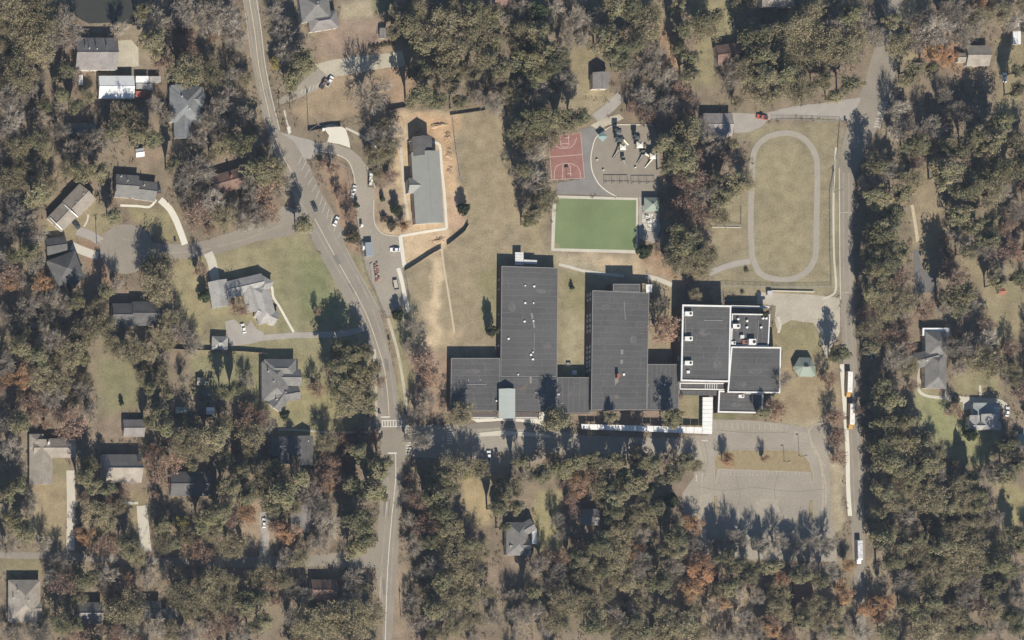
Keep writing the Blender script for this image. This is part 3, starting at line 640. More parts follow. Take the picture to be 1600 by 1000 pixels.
# rooftop equipment
def unit(px, py, z, sx, sy, h, m=WHITE, name='air_handler', parent=None):
    X, Y = G(px, py, z+h); u = MB(SO).box(X, Y, z-.02, sx, sy, h+.02).build(name, m, parent or school)
    if sx > 2: MB(SO).tube((X+sx*.22, Y, z+h-.05), (X+sx*.22, Y, z+h+.14), min(sx, sy)*.3, n=10).build('fan', DARK, u); MB(SO).box(X-sx*.25, Y-sy*.5, z+.2, sx*.3, .06, h*.6).build('grille', GALV, u)
    return u
for y in (490, 529, 567): unit(1076.5, y, 9.4, 3.6, 1.9, 1.7)
unit(1075.5, 581, 9.4, 1.4, 1.2, .7)
unit(1151, 509.5, 6.4, 3.4, 2, 1.8); unit(1176, 534, 6.4, 3.4, 2.6, 2.2); unit(1146, 536, 6.4, 2.2, 1.5, .9); unit(1160, 526, 6.4, 1.8, 1.4, 1.3, WHITED)
unit(1164, 534.5, 6.4, 2.4, 1.9, .8, BRICKR, 'brick_stack'); unit(1158.5, 619, 4.4, 2.6, 1.4, .9)
unit(967, 587, 7.3, 1.5, 1.9, 2.6, BRICKR, 'chimney_stack')
def vent(px, py, z, r=.42, h=.6, m=WHITE):
    X, Y = G(px, py, z+h); v = MB(SO).tube((X, Y, z-.02), (X, Y, z+h*.6), r*.7, n=8).build('roof_vent', GALV, school); MB(SO).dome(X, Y, z+h*.6, r, h*.5).build('vent_cap', m, v)
for x, y in ((821,446),(835,447),(821,473),(834,473),(820,502),(834,501),(795,529),(833,550),(830,554),(833,561),(810,585)): vent(x, y, 5.0, .4 if (x+y) % 2 else .55)
for x, y in ((838,613),(776,626)): vent(x, y, 4.97)
for x, y in ((732,593),(751,593)): vent(x, y, 4.6, .3, .3, GALV)
for x, y in ((1001,609),(1039,601),(1010,602)): vent(x, y, 6.05, .5)
for x, y in ((1154,498),(1168,501),(1168,511),(1190,511),(1193,497),(1198,497)): vent(x, y, 6.4, .6, 1.1)
unit(975, 585, 7.3, 1.0, 1.0, .5); unit(873, 616, 4.9, .9, .7, .4); unit(878, 630, 4.9, 1.2, .5, .25, GALV)
for q, z in (([(969.5,546),(974,546),(973.5,554),(970,554)], 7.3), ([(969.5,562),(973,562),(973,568.5),(969.5,568.5)], 7.3), ([(960,585),(966,585),(966,597),(961,602)], 7.3), ([(1005,601.5),(1014,600),(1013,604),(1006,605)], 6.0), ([(829,489),(832,489),(836,512),(834,513)], 5.0), ([(826,572),(830,566),(831,598),(828,600)], 4.97)):
    MB(SO).prism([G(*p, z) for p in q], z+.02, z+.055).build('roof_patch', mat('patch', (.235,.215,.195), var=.25, scale=1, fine=4), school)
MB(SO).prism([G(*p, 4.97) for p in ((806,607),(815,605),(821,600),(826.5,592),(824,604),(820,610.5),(808,609))], 4.98, 5.03).build('roof_patch', mat('brown_roof_patch', (.135,.108,.092), var=.15), school)
unit(898, 582, 0, 2.0, 2.0, 1.3, WHITED, 'courtyard_unit'); unit(889, 568, 0, 2.2, .9, .9, GALV, 'courtyard_unit')

for x0, y0, x1, y1, z in ((1071,497,1071,523,9.4),(1185,500,1183,538,6.4),(835,520,834,548,5.0),(975,470,977,500,7.3),(730,600,760,600,4.6),(1100,500,1130,500,9.4)):
    MB(SO).tube((*G(x0,y0,z+.2),z+.18), (*G(x1,y1,z+.2),z+.18), .16, n=5).build('conduit', GALV, school)
STAIN = mat('ponding_stain', (.125,.118,.112), var=.35, scale=.3, fine=1.2)
for cx_, cy_, rx_, ry_, z in ((845,455,9,4,5.0),(800,480,6,9,5.0),(855,540,7,5,5.0),(740,580,12,4,4.6),(725,625,7,5,4.6),(945,480,8,5,7.3),(990,530,6,9,7.3),(960,620,10,4,7.3),(1030,620,8,5,6.0),(1100,520,10,6,9.4),(1120,570,7,8,9.4),(1180,580,12,5,7.6),(1160,600,7,4,7.6),(895,615,7,5,4.9),(1150,633,9,4,4.4)):
    MB(SO).prism([G(cx_+rx_*math.cos(a)*random.uniform(.7,1.15), cy_+ry_*math.sin(a)*random.uniform(.7,1.15), z) for a in np.linspace(0, 2*math.pi, 15)[:-1]], z+.02, z+.036).build('ponding_stain', STAIN, school)

# ---------------------------------------------------------------- houses
WF = MB().box(0, 0, 0, 1.15, .12, 1.45).build('window_source', WHITED); WP = MB().box(0, 0, .1, .95, .16, 1.25).build('pane_source', GLASS)
DR = MB().box(0, 0, 0, 1.0, .14, 2.1).build('door_source', mat('door_paint', (.2,.09,.07), var=.1))
for o in (WF, WP, DR): C.objects.unlink(o)
LAND = []                                   # landmarks for describing trees: phrase, px, py
def house(name, label, cat, blocks, roof, wall=SIDING, eave=3.0, pitch=.45, chim=(), vents=(), group=None, windows=True, trim=None):
    c0 = blocks[0]; rx, ry = G(c0[0], c0[1], eave); root = thing(name, label, cat, (rx, ry, 0), group=group); O = (rx, ry, 0)
    for bi, blk in enumerate(blocks):
        cx, cy, L, W_, ang, kd = blk[:6]; e = blk[6] if len(blk) > 6 else eave+.03*bi; rm = RF[blk[7]] if len(blk) > 7 else RF[roof]
        X, Y = G(cx, cy, e); l, wd = L*S/2, W_*S/2; a = R(ang); ca, sa = math.cos(a), math.sin(a)
        T = lambda x, y, z: (X+x*ca-y*sa, Y+x*sa+y*ca, z)
        foot([(cx+(sx*L/2*ca-sy*W_/2*sa), cy-(sx*L/2*sa+sy*W_/2*ca)) for sx, sy in ((-1,-1),(1,-1),(1,1),(-1,1))], e)
        rise = wd*pitch; iw, il = wd-.4, l-.35; th = .22
        rp = empty('roof', (0, 0, 0), 0, root) if False else None
        if kd == 'f':
            r = MB(O).add([T(-l,-wd,e), T(l,-wd,e), T(l,wd,e), T(-l,wd,e), T(-l,-wd,e+.25), T(l,-wd,e+.25), T(l,wd,e+.35), T(-l,wd,e+.35)], [(3,2,1,0),(4,5,6,7),(0,1,5,4),(1,2,6,5),(2,3,7,6),(3,0,4,7)]).build('roof', rm, root)
            MB(O).add([T(-il,-iw,0),T(il,-iw,0),T(il,iw,0),T(-il,iw,0),T(-il,-iw,e),T(il,-iw,e),T(il,iw,e),T(-il,iw,e)], [(3,2,1,0),(0,1,5,4),(1,2,6,5),(2,3,7,6),(3,0,4,7)]).build('wall', wall, root)
        else:
            h = max(l-wd, .05) if kd in 'hp' else l
            z1 = e+rise
            r = MB(O).add([T(-l,-wd,e),T(l,-wd,e),T(l,wd,e),T(-l,wd,e),T(-h,0,z1),T(h,0,z1),T(-l,-wd,e-th),T(l,-wd,e-th),T(l,wd,e-th),T(-l,wd,e-th)],
                [(0,1,5,4),(2,3,4,5),(1,2,5),(3,0,4),(0,6,7,1),(1,7,8,2),(2,8,9,3),(3,9,6,0),(6,9,8,7)]).build('roof', rm, root)
            if l > wd*1.05 or kd == 'g': MB(O).tube(T(-h,0,z1+.02), T(h,0,z1+.02), .13, n=5).build('ridge_cap', rm if not trim else trim, r)
            fs = [(3,2,1,0),(0,1,5,4),(2,3,7,6),(1,2,6,5),(3,0,4,7)]; zt = e-th
            vs = [T(-il,-iw,0),T(il,-iw,0),T(il,iw,0),T(-il,iw,0),T(-il,-iw,zt),T(il,-iw,zt),T(il,iw,zt),T(-il,iw,zt)]
            if kd == 'g': vs += [T(-il,0,zt+rise*.9),T(il,0,zt+rise*.9)]; fs = [(3,2,1,0),(0,1,5,4),(2,3,7,6),(1,2,6,9,5),(3,0,4,8,7)]
            MB(O).add(vs, fs).build('wall', wall, root)
            if windows:
                for sd in (-1, 1):
                    n = max(1, int(2*il/4))
                    for i in range(n):
                        x = -il+2*il*(i+.5)/n; p = T(x, sd*iw, .95)
                        if bi == 0 and i == n//2 and sd == -1:
                            share('door', DR, root, (p[0]-rx, p[1]-ry, .02), a); continue
                        wn = share('window', WF, root, (p[0]-rx, p[1]-ry, min(.95, e-th-1.6)), a); share('pane', WP, wn)
                    p = T(sd*il, 0, .95); wn = share('window', WF, root, (p[0]-rx, p[1]-ry, min(.95, e-th-1.6)), a+math.pi/2); share('pane', WP, wn)
        if bi == 0: roof0 = r; top = e+rise
    for px, py, hgt in chim:
        X, Y = G(px, py, top+hgt); ch = MB(O).box(X, Y, eave, .95, 1.1, top-eave+hgt).build('chimney', WHITED if hgt > 1.3 else BRICKR, roof0); MB(O).box(X, Y, top+hgt, 1.1, 1.25, .12).build('chimney_cap', CONCG, ch) if False else None
    for px, py in vents:
        X, Y = G(px, py, top); MB(O).tube((X, Y, eave), (X, Y, top+.25), .2, n=7).build('vent_pipe', WHITE, roof0)
    return root
H = house
H('house', 'long dark grey house with three roof slots south of the pond', 'house', [(150.5,84,65,50,0,'g',5.0)], 'shed', chim=(), vents=((140,75),(152,76)), pitch=.5)
for i, x in enumerate((133.5, 150, 166.5)):
    X, Y = G(x, 76, 7.4); root = bpy.data.objects['house']; MB(tuple(root.location)).box(X, Y, 6.0, .7, 3.4, 2.0).build('roof_dormer', RF['dgrey'], root)
LAND.append(('the long house by the pond', 150, 84))
H('metal_workshop', 'white-roofed metal workshop between trailers and tall pines', 'workshop', [(182,136,55,35,0,'g',4.0)], 'white', wall=WHITED, pitch=.3); LAND.append(('the white-roofed workshop', 182, 136))
H('house', 'blue-grey hipped house with a pale drive on its east side', 'house', [(290,163,56,50,90,'h',3.4),(286,194,44,28,90,'g',3.0),(300,156,40,26,0,'h',3.45),(279,150,34,24,90,'g',3.5)], 'blue', pitch=.5, vents=((285,150),(296,170))); LAND.append(('the blue-grey hipped house', 290, 165))
H('garden_shed', 'tiny white shed in the yard north of the grey house', 'shed', [(218.5,238.5,13,13,8,'g',2.2)], 'white', wall=WHITED, windows=False); LAND.append(('the tiny white shed', 218, 238))
H('house', 'grey gabled house at the top of the curved pale drive', 'house', [(198,291,36,36,-4,'g',3.4),(228,298,32,30,-7,'g',3.1)], 'grey', chim=(), vents=((190,275),(200,282),(226,289))); LAND.append(('the grey house on the curved drive', 210, 293))
H('house', 'tan diagonal house with white roof trims west of the round turnaround', 'house', [(124,313,38,36,46,'g',4.0),(97,339,34,32,46,'g',3.6)], 'tan', vents=((131,303),(120,316))); LAND.append(('the tan diagonal house', 112, 325))
rt = bpy.data.objects['house.003']; O = tuple(rt.location)
for (x0,y0),(x1,y1),z in (((101,320),(122,339),4.3),((78.5,340),(97,358),4.1)):
    MB(O).tube((*G(x0,y0,z),z), (*G((x0+x1)/2,(y0+y1)/2,z+1.9),z+1.9), .32, n=4).build('white_trim', WHITE, rt); MB(O).tube((*G((x0+x1)/2,(y0+y1)/2,z+1.9),z+1.9), (*G(x1,y1,z),z), .32, n=4).build('white_trim', WHITE, rt)
H('house', 'dark hipped house southwest of the round turnaround', 'house', [(103,420,46,44,20,'h',4.5),(112,428,34,24,-40,'g',4.3)], 'dgrey', pitch=.5); LAND.append(('the dark hipped house', 103, 420))
H('carport', 'small shaded grey carport just north of the dark hipped house', 'carport', [(88,384,32,26,8,'g',2.8)], 'dgrey', windows=False)
H('house', 'dark grey house with a pale south slope below the leafy oak', 'house', [(228,490,44,38,0,'g',4.2),(192,492,34,36,0,'g',4.1)], 'dgrey', wall=SIDINGG); LAND.append(('the dark house below the oak', 220, 490))
H('house', 'big pale grey house of joined wings around a dark bushy court', 'house', [(382,447,60,27,13,'g',3.6),(343,459,42,30,100,'g',3.5),(394,467,40,26,105,'g',3.55),(411,474,62,30,105,'h',3.7),(417,492,34,22,-25,'g',3.5),(411,448,30,22,60,'h',3.66)], 'lgrey', pitch=.42, wall=SIDING); LAND.append(('the big pale grey house', 385, 465))
H('garage', 'small white pyramid-roofed garage beside the black fence', 'garage', [(343.5,536,25,21,-3,'h',2.8)], 'lgrey', pitch=.55); LAND.append(('the pyramid-roofed garage', 343, 536))
H('house', 'grey many-gabled house with a dark north slope near the road', 'house', [(430,596,62,42,90,'h',4.0),(452,590,36,26,0,'g',4.05),(450,616,36,22,10,'g',3.9),(438,576,50,30,0,'h',4.2),(436,624,30,26,55,'g',3.8)], 'grey', pitch=.5, vents=((420,580),(428,596),(433,624))); LAND.append(('the many-gabled grey house', 438, 598))
H('house', 'dark grey house with white roof vents below the gravel footpath', 'house', [(450,697,56,30,0,'h',3.6),(477,704,46,24,90,'g',3.7),(446,712,26,22,90,'g',3.4)], 'dgrey', vents=((466,703),(482,689),(468,706))); LAND.append(('the house below the footpath', 458, 700))
H('house', 'grey brown house with tall white chimney at the left edge', 'house', [(85,700,66,30,0,'g',3.8),(64,722,70,36,90,'g',3.6),(57,690,24,22,90,'h',3.9)], 'tan', chim=((76.5,692,1.6),), pitch=.42); LAND.append(('the white-chimney house', 80, 705))
H('outbuilding', 'small two-tone gabled outbuilding north of the tan-fronted house', 'outbuilding', [(209,669,33,27,0,'g',2.8)], 'shed', windows=False); LAND.append(('the two-tone outbuilding', 209, 669))
H('house', 'house with black north slope and pale tan south slope', 'house', [(190,732,62,44,0,'g',4.4),(206,745,20,16,90,'g',4.2)], 'tan', pitch=.6); LAND.append(('the tan-fronted house', 190, 732))
H('house', 'dim grey house with white porch trim among bare trees', 'house', [(297,756,62,38,0,'g',3.6),(322,762,26,16,90,'g',3.4)], 'dgrey', wall=WHITED); LAND.append(('the white-trimmed dim house', 297, 756))
H('house', 'narrow grey roof beside the bright orange tree', 'house', [(470,810,44,32,90,'g',3.6)], 'shed'); LAND.append(('the narrow grey house', 474, 810))
H('house', 'brown-roofed house in deep shade west of the road', 'house', [(506,922,40,33,0,'g',4.0)], 'brown', pitch=.55); LAND.append(('the brown shaded house', 506, 922))
H('house', 'tan hipped house at the bottom left corner', 'house', [(38,938,64,50,90,'h',3.6),(54,951,22,18,0,'g',3.7),(37,968,42,10,0,'f',3.0)], 'tan', pitch=.4, vents=((28,923),(22,934),(45,938))); LAND.append(('the tan corner house', 38, 938))
H('house', 'small house with dark and pale slopes east of the tan corner house', 'house', [(141,958,38,34,0,'g',3.8)], 'shed', pitch=.55); LAND.append(('the small dark-and-pale house', 141, 958))
H('house', 'black-roofed house hidden in shade near the bottom left', 'house', [(238,953,26,28,0,'g',3.6),(266,959,24,16,0,'f',2.9,'grey')], 'dgrey'); LAND.append(('the black-roofed shaded house', 245, 954))
H('house', 'dark grey house with white side porch in the southern clearing', 'house', [(808,842,52,34,90,'h',4.2),(821,826,28,20,30,'g',4.1),(812,852,34,18,0,'g',4.3),(834.5,838,7,24,0,'f',2.9,'white'),(814,862,30,12,0,'f',2.9,'lgrey')], 'grey', pitch=.5); LAND.append(('the white-porch house', 812, 842))
H('cabin', 'small shaded cabin with pale patches under tall pines', 'cabin', [(922,808,28,26,0,'g',3.2)], 'shed'); LAND.append(('the small shaded cabin', 922, 808))
H('house', 'large grey hipped house cut by the top edge of the photo', 'house', [(492,10,46,44,8,'h',5.0,'grey'),(505,33,46,28,9,'h',4.2,'shed')], 'grey', pitch=.5, vents=((497,3),(498,8))); LAND.append(('the grey house at the top edge', 500, 18))
H('garden_shed', 'small grey plank shed beside the row of clipped shrubs', 'shed', [(599,52,16,12,88,'g',2.2)], 'shed', windows=False); LAND.append(('the plank shed', 599, 52))
H('house', 'small square grey house with pale ridge north of the playground', 'house', [(939,126,26,26,90,'g',4.4)], 'shed', pitch=.5); LAND.append(('the small square house', 939, 126))
H('house', 'brown-roofed house half hidden by pines above the tin barn', 'house', [(1142,84,46,32,8,'g',3.6)], 'brown', wall=WHITED); LAND.append(('the half-hidden brown house', 1142, 84))
H('barn', 'tin-roofed barn with grey north and white south slope', 'barn', [(1121,195,46,36,0,'g',3.6)], 'rust', wall=WHITED, pitch=.35); LAND.append(('the tin-roofed barn', 1121, 195))
H('house', 'tan two-level house beyond the shaded eastern woods', 'house', [(1528,87,36,32,0,'g',3.4),(1504,90,16,15,0,'g',2.8)], 'tan', pitch=.4); LAND.append(('the tan two-level house', 1525, 88))
H('garden_shed', 'narrow white shed at the upper right edge', 'shed', [(1589,59,20,12,90,'g',2.3)], 'white', wall=WHITED, windows=False); LAND.append(('the narrow white shed', 1589, 59))
H('garden_shed', 'pale low shed near the upper right corner', 'shed', [(1583,36,18,10,-5,'g',2.3)], 'lgrey', windows=False)
H('house', 'tan roof corner at the top edge above the pines', 'house', [(1216,-3,50,28,0,'h',4.0)], 'tan'); LAND.append(('the tan roof at the top edge', 1216, 2))
H('house', 'grey hipped house with white back porch east of the road', 'house', [(1463,538,40,34,90,'h',4.2),(1462,578,58,34,90,'h',4.0),(1447,560,36,24,15,'g',3.9),(1462,518.5,42,12,0,'f',3.0,'white')], 'grey', pitch=.5, vents=((1449,563),(1476,543))); LAND.append(('the white-porch hipped house', 1462, 555))
H('house', 'twin-gabled slate house with low teal rear roof beside the eastern lawn', 'house', [(1541,643,42,27,0,'f',2.7),(1539,665,48,14,0,'g',4.6,'lgrey'),(1523,660,22,16,90,'g',4.5,'lgrey'),(1546,659,24,26,90,'g',4.7,'lgrey')], 'tealb', pitch=.55, wall=WHITED); LAND.append(('the twin-gabled slate house', 1540, 652))
H('garden_shed', 'small red-roofed shed on the eastern lawn', 'shed', [(1565,455,10,10,0,'g',2.3)], 'red', windows=False); LAND.append(('the red-roofed shed', 1565, 455))
H('house', 'reddish-brown cottage almost lost in the woods below the parking lot', 'house', [(1253,926,30,30,0,'g',3.4)], 'brown'); LAND.append(('the cottage in the woods', 1253, 926))
H('house', 'small flat grey roof among pines at the upper left', 'house', [(126,202,46,20,0,'g',3.0)], 'grey'); LAND.append(('the flat grey roof', 126, 202))
H('house', 'tilted brown-roofed house among bare trees above the side street', 'house', [(361,282,64,31,16,'g',3.8)], 'brown', chim=((362,275,.9),)); LAND.append(('the tilted brown house', 361, 282))
H('house', 'brown roof corner at the top centre edge', 'house', [(792,0,40,22,3,'g',3.4)], 'brown'); LAND.append(('the brown roof at the top', 792, 2))
H('garden_shed', 'white square shed on the fence line east of the green sheds', 'shed', [(328.5,642,12,11,0,'g',2.2)], 'white', wall=WHITED, windows=False)
H('garden_shed', 'left of the two pale green sheds on the back fence', 'shed', [(279,641,9,10,0,'g',2.2)], 'teal', windows=False); H('garden_shed', 'right of the two pale green sheds on the back fence', 'shed', [(288,641,8,9,0,'g',2.2)], 'teal', windows=False)
H('garden_shed', 'small green shed at the right edge below the slate house', 'shed', [(1597,690,14,24,0,'g',2.4)], 'teal', windows=False)
H('storage_trailer', 'bright white trailer box against the workshop', 'trailer', [(222,124,20,10,0,'f',2.6)], 'white', wall=WHITE, windows=False)
H('storage_trailer', 'dull grey trailer box, farthest east of the workshop row', 'trailer', [(242,124,18,9.5,0,'f',2.5)], 'lgrey', wall=WHITED, windows=False)
H('storage_trailer', 'long grey trailer box in the second row by the workshop', 'trailer', [(225.5,135,26,9,-2,'f',2.4)], 'lgrey', wall=WHITED, windows=False)
H('storage_shed', 'rusty brown lean-to at the workshop corner', 'shed', [(218.5,147,15,9,0,'f',2.2)], 'red', wall=WOOD, windows=False)
H('storage_trailer', 'narrow white trailer standing west of the workshop', 'trailer', [(126,125,6,15,0,'f',2.4)], 'white', wall=WHITE, windows=False)

# chapel-like hall under construction
H('new_hall', 'long slate-grey gabled hall on the orange construction site', 'hall', [(668,293,112,44,93.5,'g',5.2),(651,290,26,24,180,'g',5.0),(660,228,30,30,93,'g',5.6,'dgrey')], 'slate', wall=mat('hall_wall', (.42,.36,.3), var=.1), pitch=.5); LAND.append(('the new hall', 662, 285))

# open pavilions
def pavilion(label, px, py, L, W_, e, rise, hipx, m, ang=0):
    X, Y = G(px, py, e); t = thing('pavilion', label, 'pavilion', (X, Y, 0), R(ang)); l, wd = L*S/2, W_*S/2; h = hipx*S/2
    r = MB().add([(-l,-wd,e),(l,-wd,e),(l,wd,e),(-l,wd,e),(-h,0,e+rise),(h,0,e+rise),(-l,-wd,e-.15),(l,-wd,e-.15),(l,wd,e-.15),(-l,wd,e-.15)], [(0,1,5,4),(2,3,4,5),(1,2,5),(3,0,4),(0,6,7,1),(1,7,8,2),(2,8,9,3),(3,9,6,0),(6,9,8,7)]).build('roof', m, t)
    MB().box(0, 0, e+rise-.25, max(.8, 2*h), .5, .5).build('ridge_vent', m, r)
    for a in (-1, 1):
        for b in (-1, 1): MB().box(a*(l-.4), b*(wd-.4), 0, .22, .22, e-.1).build('post', WOOD, t)
    tb = MB().box(0, 0, .7, 1.8, .75, .08).build('table', WOOD, t); MB().box(0, 0, 0, 1.2, .2, .7).build('trestle', WOOD, tb)
    return t
PAVR = mat('pavilion_green_roof', (.25,.285,.24), rough=.6, var=.06, stripe=(.5,.1,'X'))
X, Y = G(1257.5, 573, 3.2); t = thing('pavilion', 'pale green eight-sided pavilion on the lawn east of the school', 'pavilion', (X, Y, 0)); e = 3.0; OC = [(-2.7,-4.6),(3.6,-4.7),(5.0,-4.2),(5.1,.2),(2.9,4.3),(-2.6,4.4),(-5.0,.2),(-4.6,-1.8)]
for i in range(8):
    a_, b_ = OC[i], OC[(i+1) % 8]; c_ = (max(-1.5, min(1.5, a_[0])), 0.0); d_ = (max(-1.5, min(1.5, b_[0])), 0.0); z1 = e+2.0
    vs = [(*a_,e),(*b_,e),(*d_,z1),(*c_,z1),(*a_,e-.15),(*b_,e-.15),(*d_,z1-.15),(*c_,z1-.15)]; same = abs(c_[0]-d_[0]) < 1e-6
    MB().add(vs, [(0,1,2),(4,6,5),(0,4,5,1)] if same else [(0,1,2,3),(7,6,5,4),(0,4,5,1)]).build('roof_panel', PAVR, t)
    MB().tube((*a_,e+.03), (*c_,z1+.03), .07, n=4).build('hip_cap', PAVR, t); MB().box(a_[0]*.9, a_[1]*.9, 0, .2, .2, e).build('post', WOOD, t)
MB().box(0, 0, e+1.9, 2.2, .6, .5, taper=.8).build('ridge_vent', DARK, t); LAND.append(('the lawn pavilion', 1256, 573))
pavilion('green pyramid-roofed pavilion at the corner of the turf field', 1018.5, 319.5, 24, 22, 2.8, 1.6, 1, PAVR); LAND.append(('the pyramid pavilion', 1018, 320))
t = thing('shade_umbrella', 'square teal shade canopy on a post at the playground edge', 'umbrella', (*G(942, 213, 3), 0), R(45))
MB().add([(-1.7,-1.7,2.6),(1.7,-1.7,2.6),(1.7,1.7,2.6),(-1.7,1.7,2.6),(0,0,3.5),(0,0,3.3)], [(0,1,4),(1,2,4),(2,3,4),(3,0,4),(1,0,5),(2,1,5),(3,2,5),(0,3,5)]).build('canopy', mat('teal_canvas', (.24,.33,.32), var=.08), t)
MB().tube((0,0,0), (0,0,3.35), .08, n=8).build('pole', GALV, t); MB().tube((0,0,0), (0,0,.12), .5, n=10).build('base', CONC, t)

# ---------------------------------------------------------------- playground
def swings(label, px0, px1, py, bays):
    x0, y0 = G(px0, py); x1, _ = G(px1, py); t = thing('swing_set', label, 'swing set', ((x0+x1)/2, y0, 0)); w_ = (x1-x0)/2; hh = 2.7
    MB().tube((-w_,0,hh), (w_,0,hh), .13, n=6).build('top_beam', DARK, t)
    for i in range(bays+1):
        x = -w_+2*w_*i/bays
        for s in (-1, 1): MB().tube((x,0,hh), (x,s*.75,0), .1, n=6).build('leg', DARK, t)
    for i in range(bays):
        for k in (-.22, .22):
            x = -w_+2*w_*(i+.5+k)/bays; st = MB().box(x, 0, .5, .5, .22, .06).build('seat', DARK, t)
            for s in (-1, 1): MB().tube((x+s*.22,0,.53), (x+s*.22,0,hh), .03, n=4).build('chain', GALV, st)
swings('three-bay black swing set, the west one of the pair', 943.5, 980, 284, 3); swings('three-bay black swing set, the east one of the pair', 986, 1022, 285, 3); LAND.append(('the swing sets', 983, 280))
BLU = mat('play_plastic_grey', (.3,.3,.28), var=.1); CRM = mat('play_plastic_cream', (.68,.64,.54), var=.06, rough=.5); GRN_ = mat('play_plastic_dark', (.06,.07,.07), var=.1)
def playset(label, px, py, towers, slides, tunnels=()):
    X, Y = G(px, py); t = thing('play_structure', label, 'play structure', (X, Y, 0))
    for ox, oy, sz, dz, roof in towers:
        dk = MB().box(ox, oy, dz, sz, sz, .12).build('deck', GRN_, t)
        for a in (-1, 1):
            for b in (-1, 1): MB().tube((ox+a*sz*.46, oy+b*sz*.46, 0), (ox+a*sz*.46, oy+b*sz*.46, dz+(2.2 if roof else 1.0)), .07, n=6).build('post', DARK, t)
        for s in (-1, 1): MB().box(ox, oy+s*sz*.46, dz+.12, sz*.9, .06, .8).build('guard_panel', BLU, dk)
        if roof: MB().add([(ox-sz*.65,oy-sz*.65,dz+2.1),(ox+sz*.65,oy-sz*.65,dz+2.1),(ox+sz*.65,oy+sz*.65,dz+2.1),(ox-sz*.65,oy+sz*.65,dz+2.1),(ox,oy,dz+3.1)], [(0,1,4),(1,2,4),(2,3,4),(3,0,4),(3,2,1,0)]).build('tower_roof', CRM if roof == 1 else GRN_, t)
    for (xa, ya, za), (xb, yb, zb), wd in slides:
        d = np.array((xb-xa, yb-ya)); d = d/np.linalg.norm(d); n_ = np.array((-d[1], d[0]))*wd/2
        mb = MB(); k = 6; vs = []
        for i in range(k+1):
            u = i/k; zc = za+(zb-za)*u-.25*math.sin(u*math.pi); x, y = xa+(xb-xa)*u, ya+(yb-ya)*u
            for sgn, up in ((-1,.3),(-1,0),(1,0),(1,.3)): vs.append((x+sgn*n_[0]*.65, y+sgn*n_[1]*.65, zc+up))
        mb.add(vs, [(i*4+j, i*4+j+1, i*4+4+j+1, i*4+4+j) for i in range(k) for j in range(3)]); mb.build('slide', CRM if wd > 1.05 else BLU, t)
    for p, q, r in tunnels: MB().tube(p, q, r, n=10).build('crawl_tube', CRM, t)
playset('tall west play structure with cream roof and long slide', 968, 232, [(0,0,2.2,1.8,1),(-1.6,3.8,2.2,1.9,2),(1.2,-5.0,1.8,1.2,0),(-2.2,7.6,2,2.2,2)], [((-.8,-1,1.8),(-3.4,-4.8,.35),1.0),((1.4,-5.9,1.2),(3.2,-8.2,.3),.9),((1,3.8,1.9),(4,1.4,.35),1.1)], (((-1.2,5,2.5),(-2,6.6,2.7),.5),))
playset('east play structure with white roofs and curved slides', 1001, 236, [(-2,2.2,2.4,1.9,1),(4.2,-3,2.2,1.6,1),(.4,-1.2,2,1.4,0),(-3.2,6,2,2,2)], [((5.2,-4,1.6),(2.0,-8,.3),1.1),((-.6,1,1.9),(2.6,3.4,.35),1.0),((.6,-2.2,1.4),(-1.8,-6,.35),1.0)], (((1.2,-1.6,2),(3.2,-2.6,2),.5),)); LAND.append(('the play structures', 985, 230))
for lb, px, py in (('cream spring rider left of the play structures', 932, 250), ('cream spring rider near the west swing set', 942, 266), ('small play cube just above the east swing set', 992, 262)):
    t = thing('spring_rider', lb, 'play equipment', (*G(px, py), 0))
    MB().tube((0,0,0), (0,0,.5), .15, n=8).build('spring', DARK, t); MB().box(0, 0, .5, 1.0, .5, .5, taper=.7).build('body', CRM, t); MB().tube((.2,-.4,.9), (.2,.4,.9), .04).build('handlebar', DARK, t)
def hoop(lb, px, py, s):
    t = thing('basketball_hoop', lb, 'basketball hoop', (*G(px, py), 0)); MB().tube((0,0,0), (0,0,3.3), .1, n=8).build('pole', DARK, t); MB().tube((0,0,3.2), (0,s*1.0,3.3), .07).build('arm', DARK, t)
    MB().box(0, s*1.05, 2.9, 1.8, .06, 1.1).build('backboard', mat('backboard', (.4,.38,.36)), t)
    mb = MB()
    for i in range(10): a, b = 2*math.pi*i/10, 2*math.pi*(i+1)/10; mb.tube((.23*math.cos(a), s*1.35+.23*math.sin(a), 3.05), (.23*math.cos(b), s*1.35+.23*math.sin(b), 3.05), .02, n=4)
    mb.build('rim', mat('rim_orange', (.5,.15,.05)), t)
hoop('basketball hoop at the south end of the red court', 885, 277, 1); hoop('basketball hoop at the north end of the red court', 882, 214, -1); LAND.append(('the red basketball court', 884, 245))
for lb, px, py, a in (('picnic table on the paving north of the dark round tree', 1013, 347, .3), ('picnic table on the upper edge of the paved seating', 1010, 339, -.2)):
    t = thing('picnic_table', lb, 'picnic table', (*G(px, py), .15), a); MB().box(0, 0, .7, 1.8, .8, .07).build('tabletop', WHITED, t)
    for s in (-1, 1): MB().box(0, s*.75, .42, 1.8, .3, .06).build('bench', WHITED, t); MB().box(s*.6, 0, 0, .1, 1.5, .7).build('leg', DARK, t)
LAND += [('the green turf field', 930, 350), ('the running track', 1226, 322), ('the school gym', 1100, 540), ('the middle school wing', 968, 540), ('the west school wing', 828, 500), ('the school front canopy', 792, 640), ('the parking lot', 1180, 770), ('the covered walkway', 1010, 670), ('the round turnaround', 197, 389), ('the ladder-marked bend in the east road', 1375, 180), ('the dark asphalt drive', 1438, 430), ('the pond', 155, 12), ('the main road crosswalk', 615, 662), ('the gravel drive strip', 560, 98), ('the three pole shadows clearing', 748, 785), ('the bottom right corner', 1595, 995), ('the parked yellow buses', 1330, 620)]

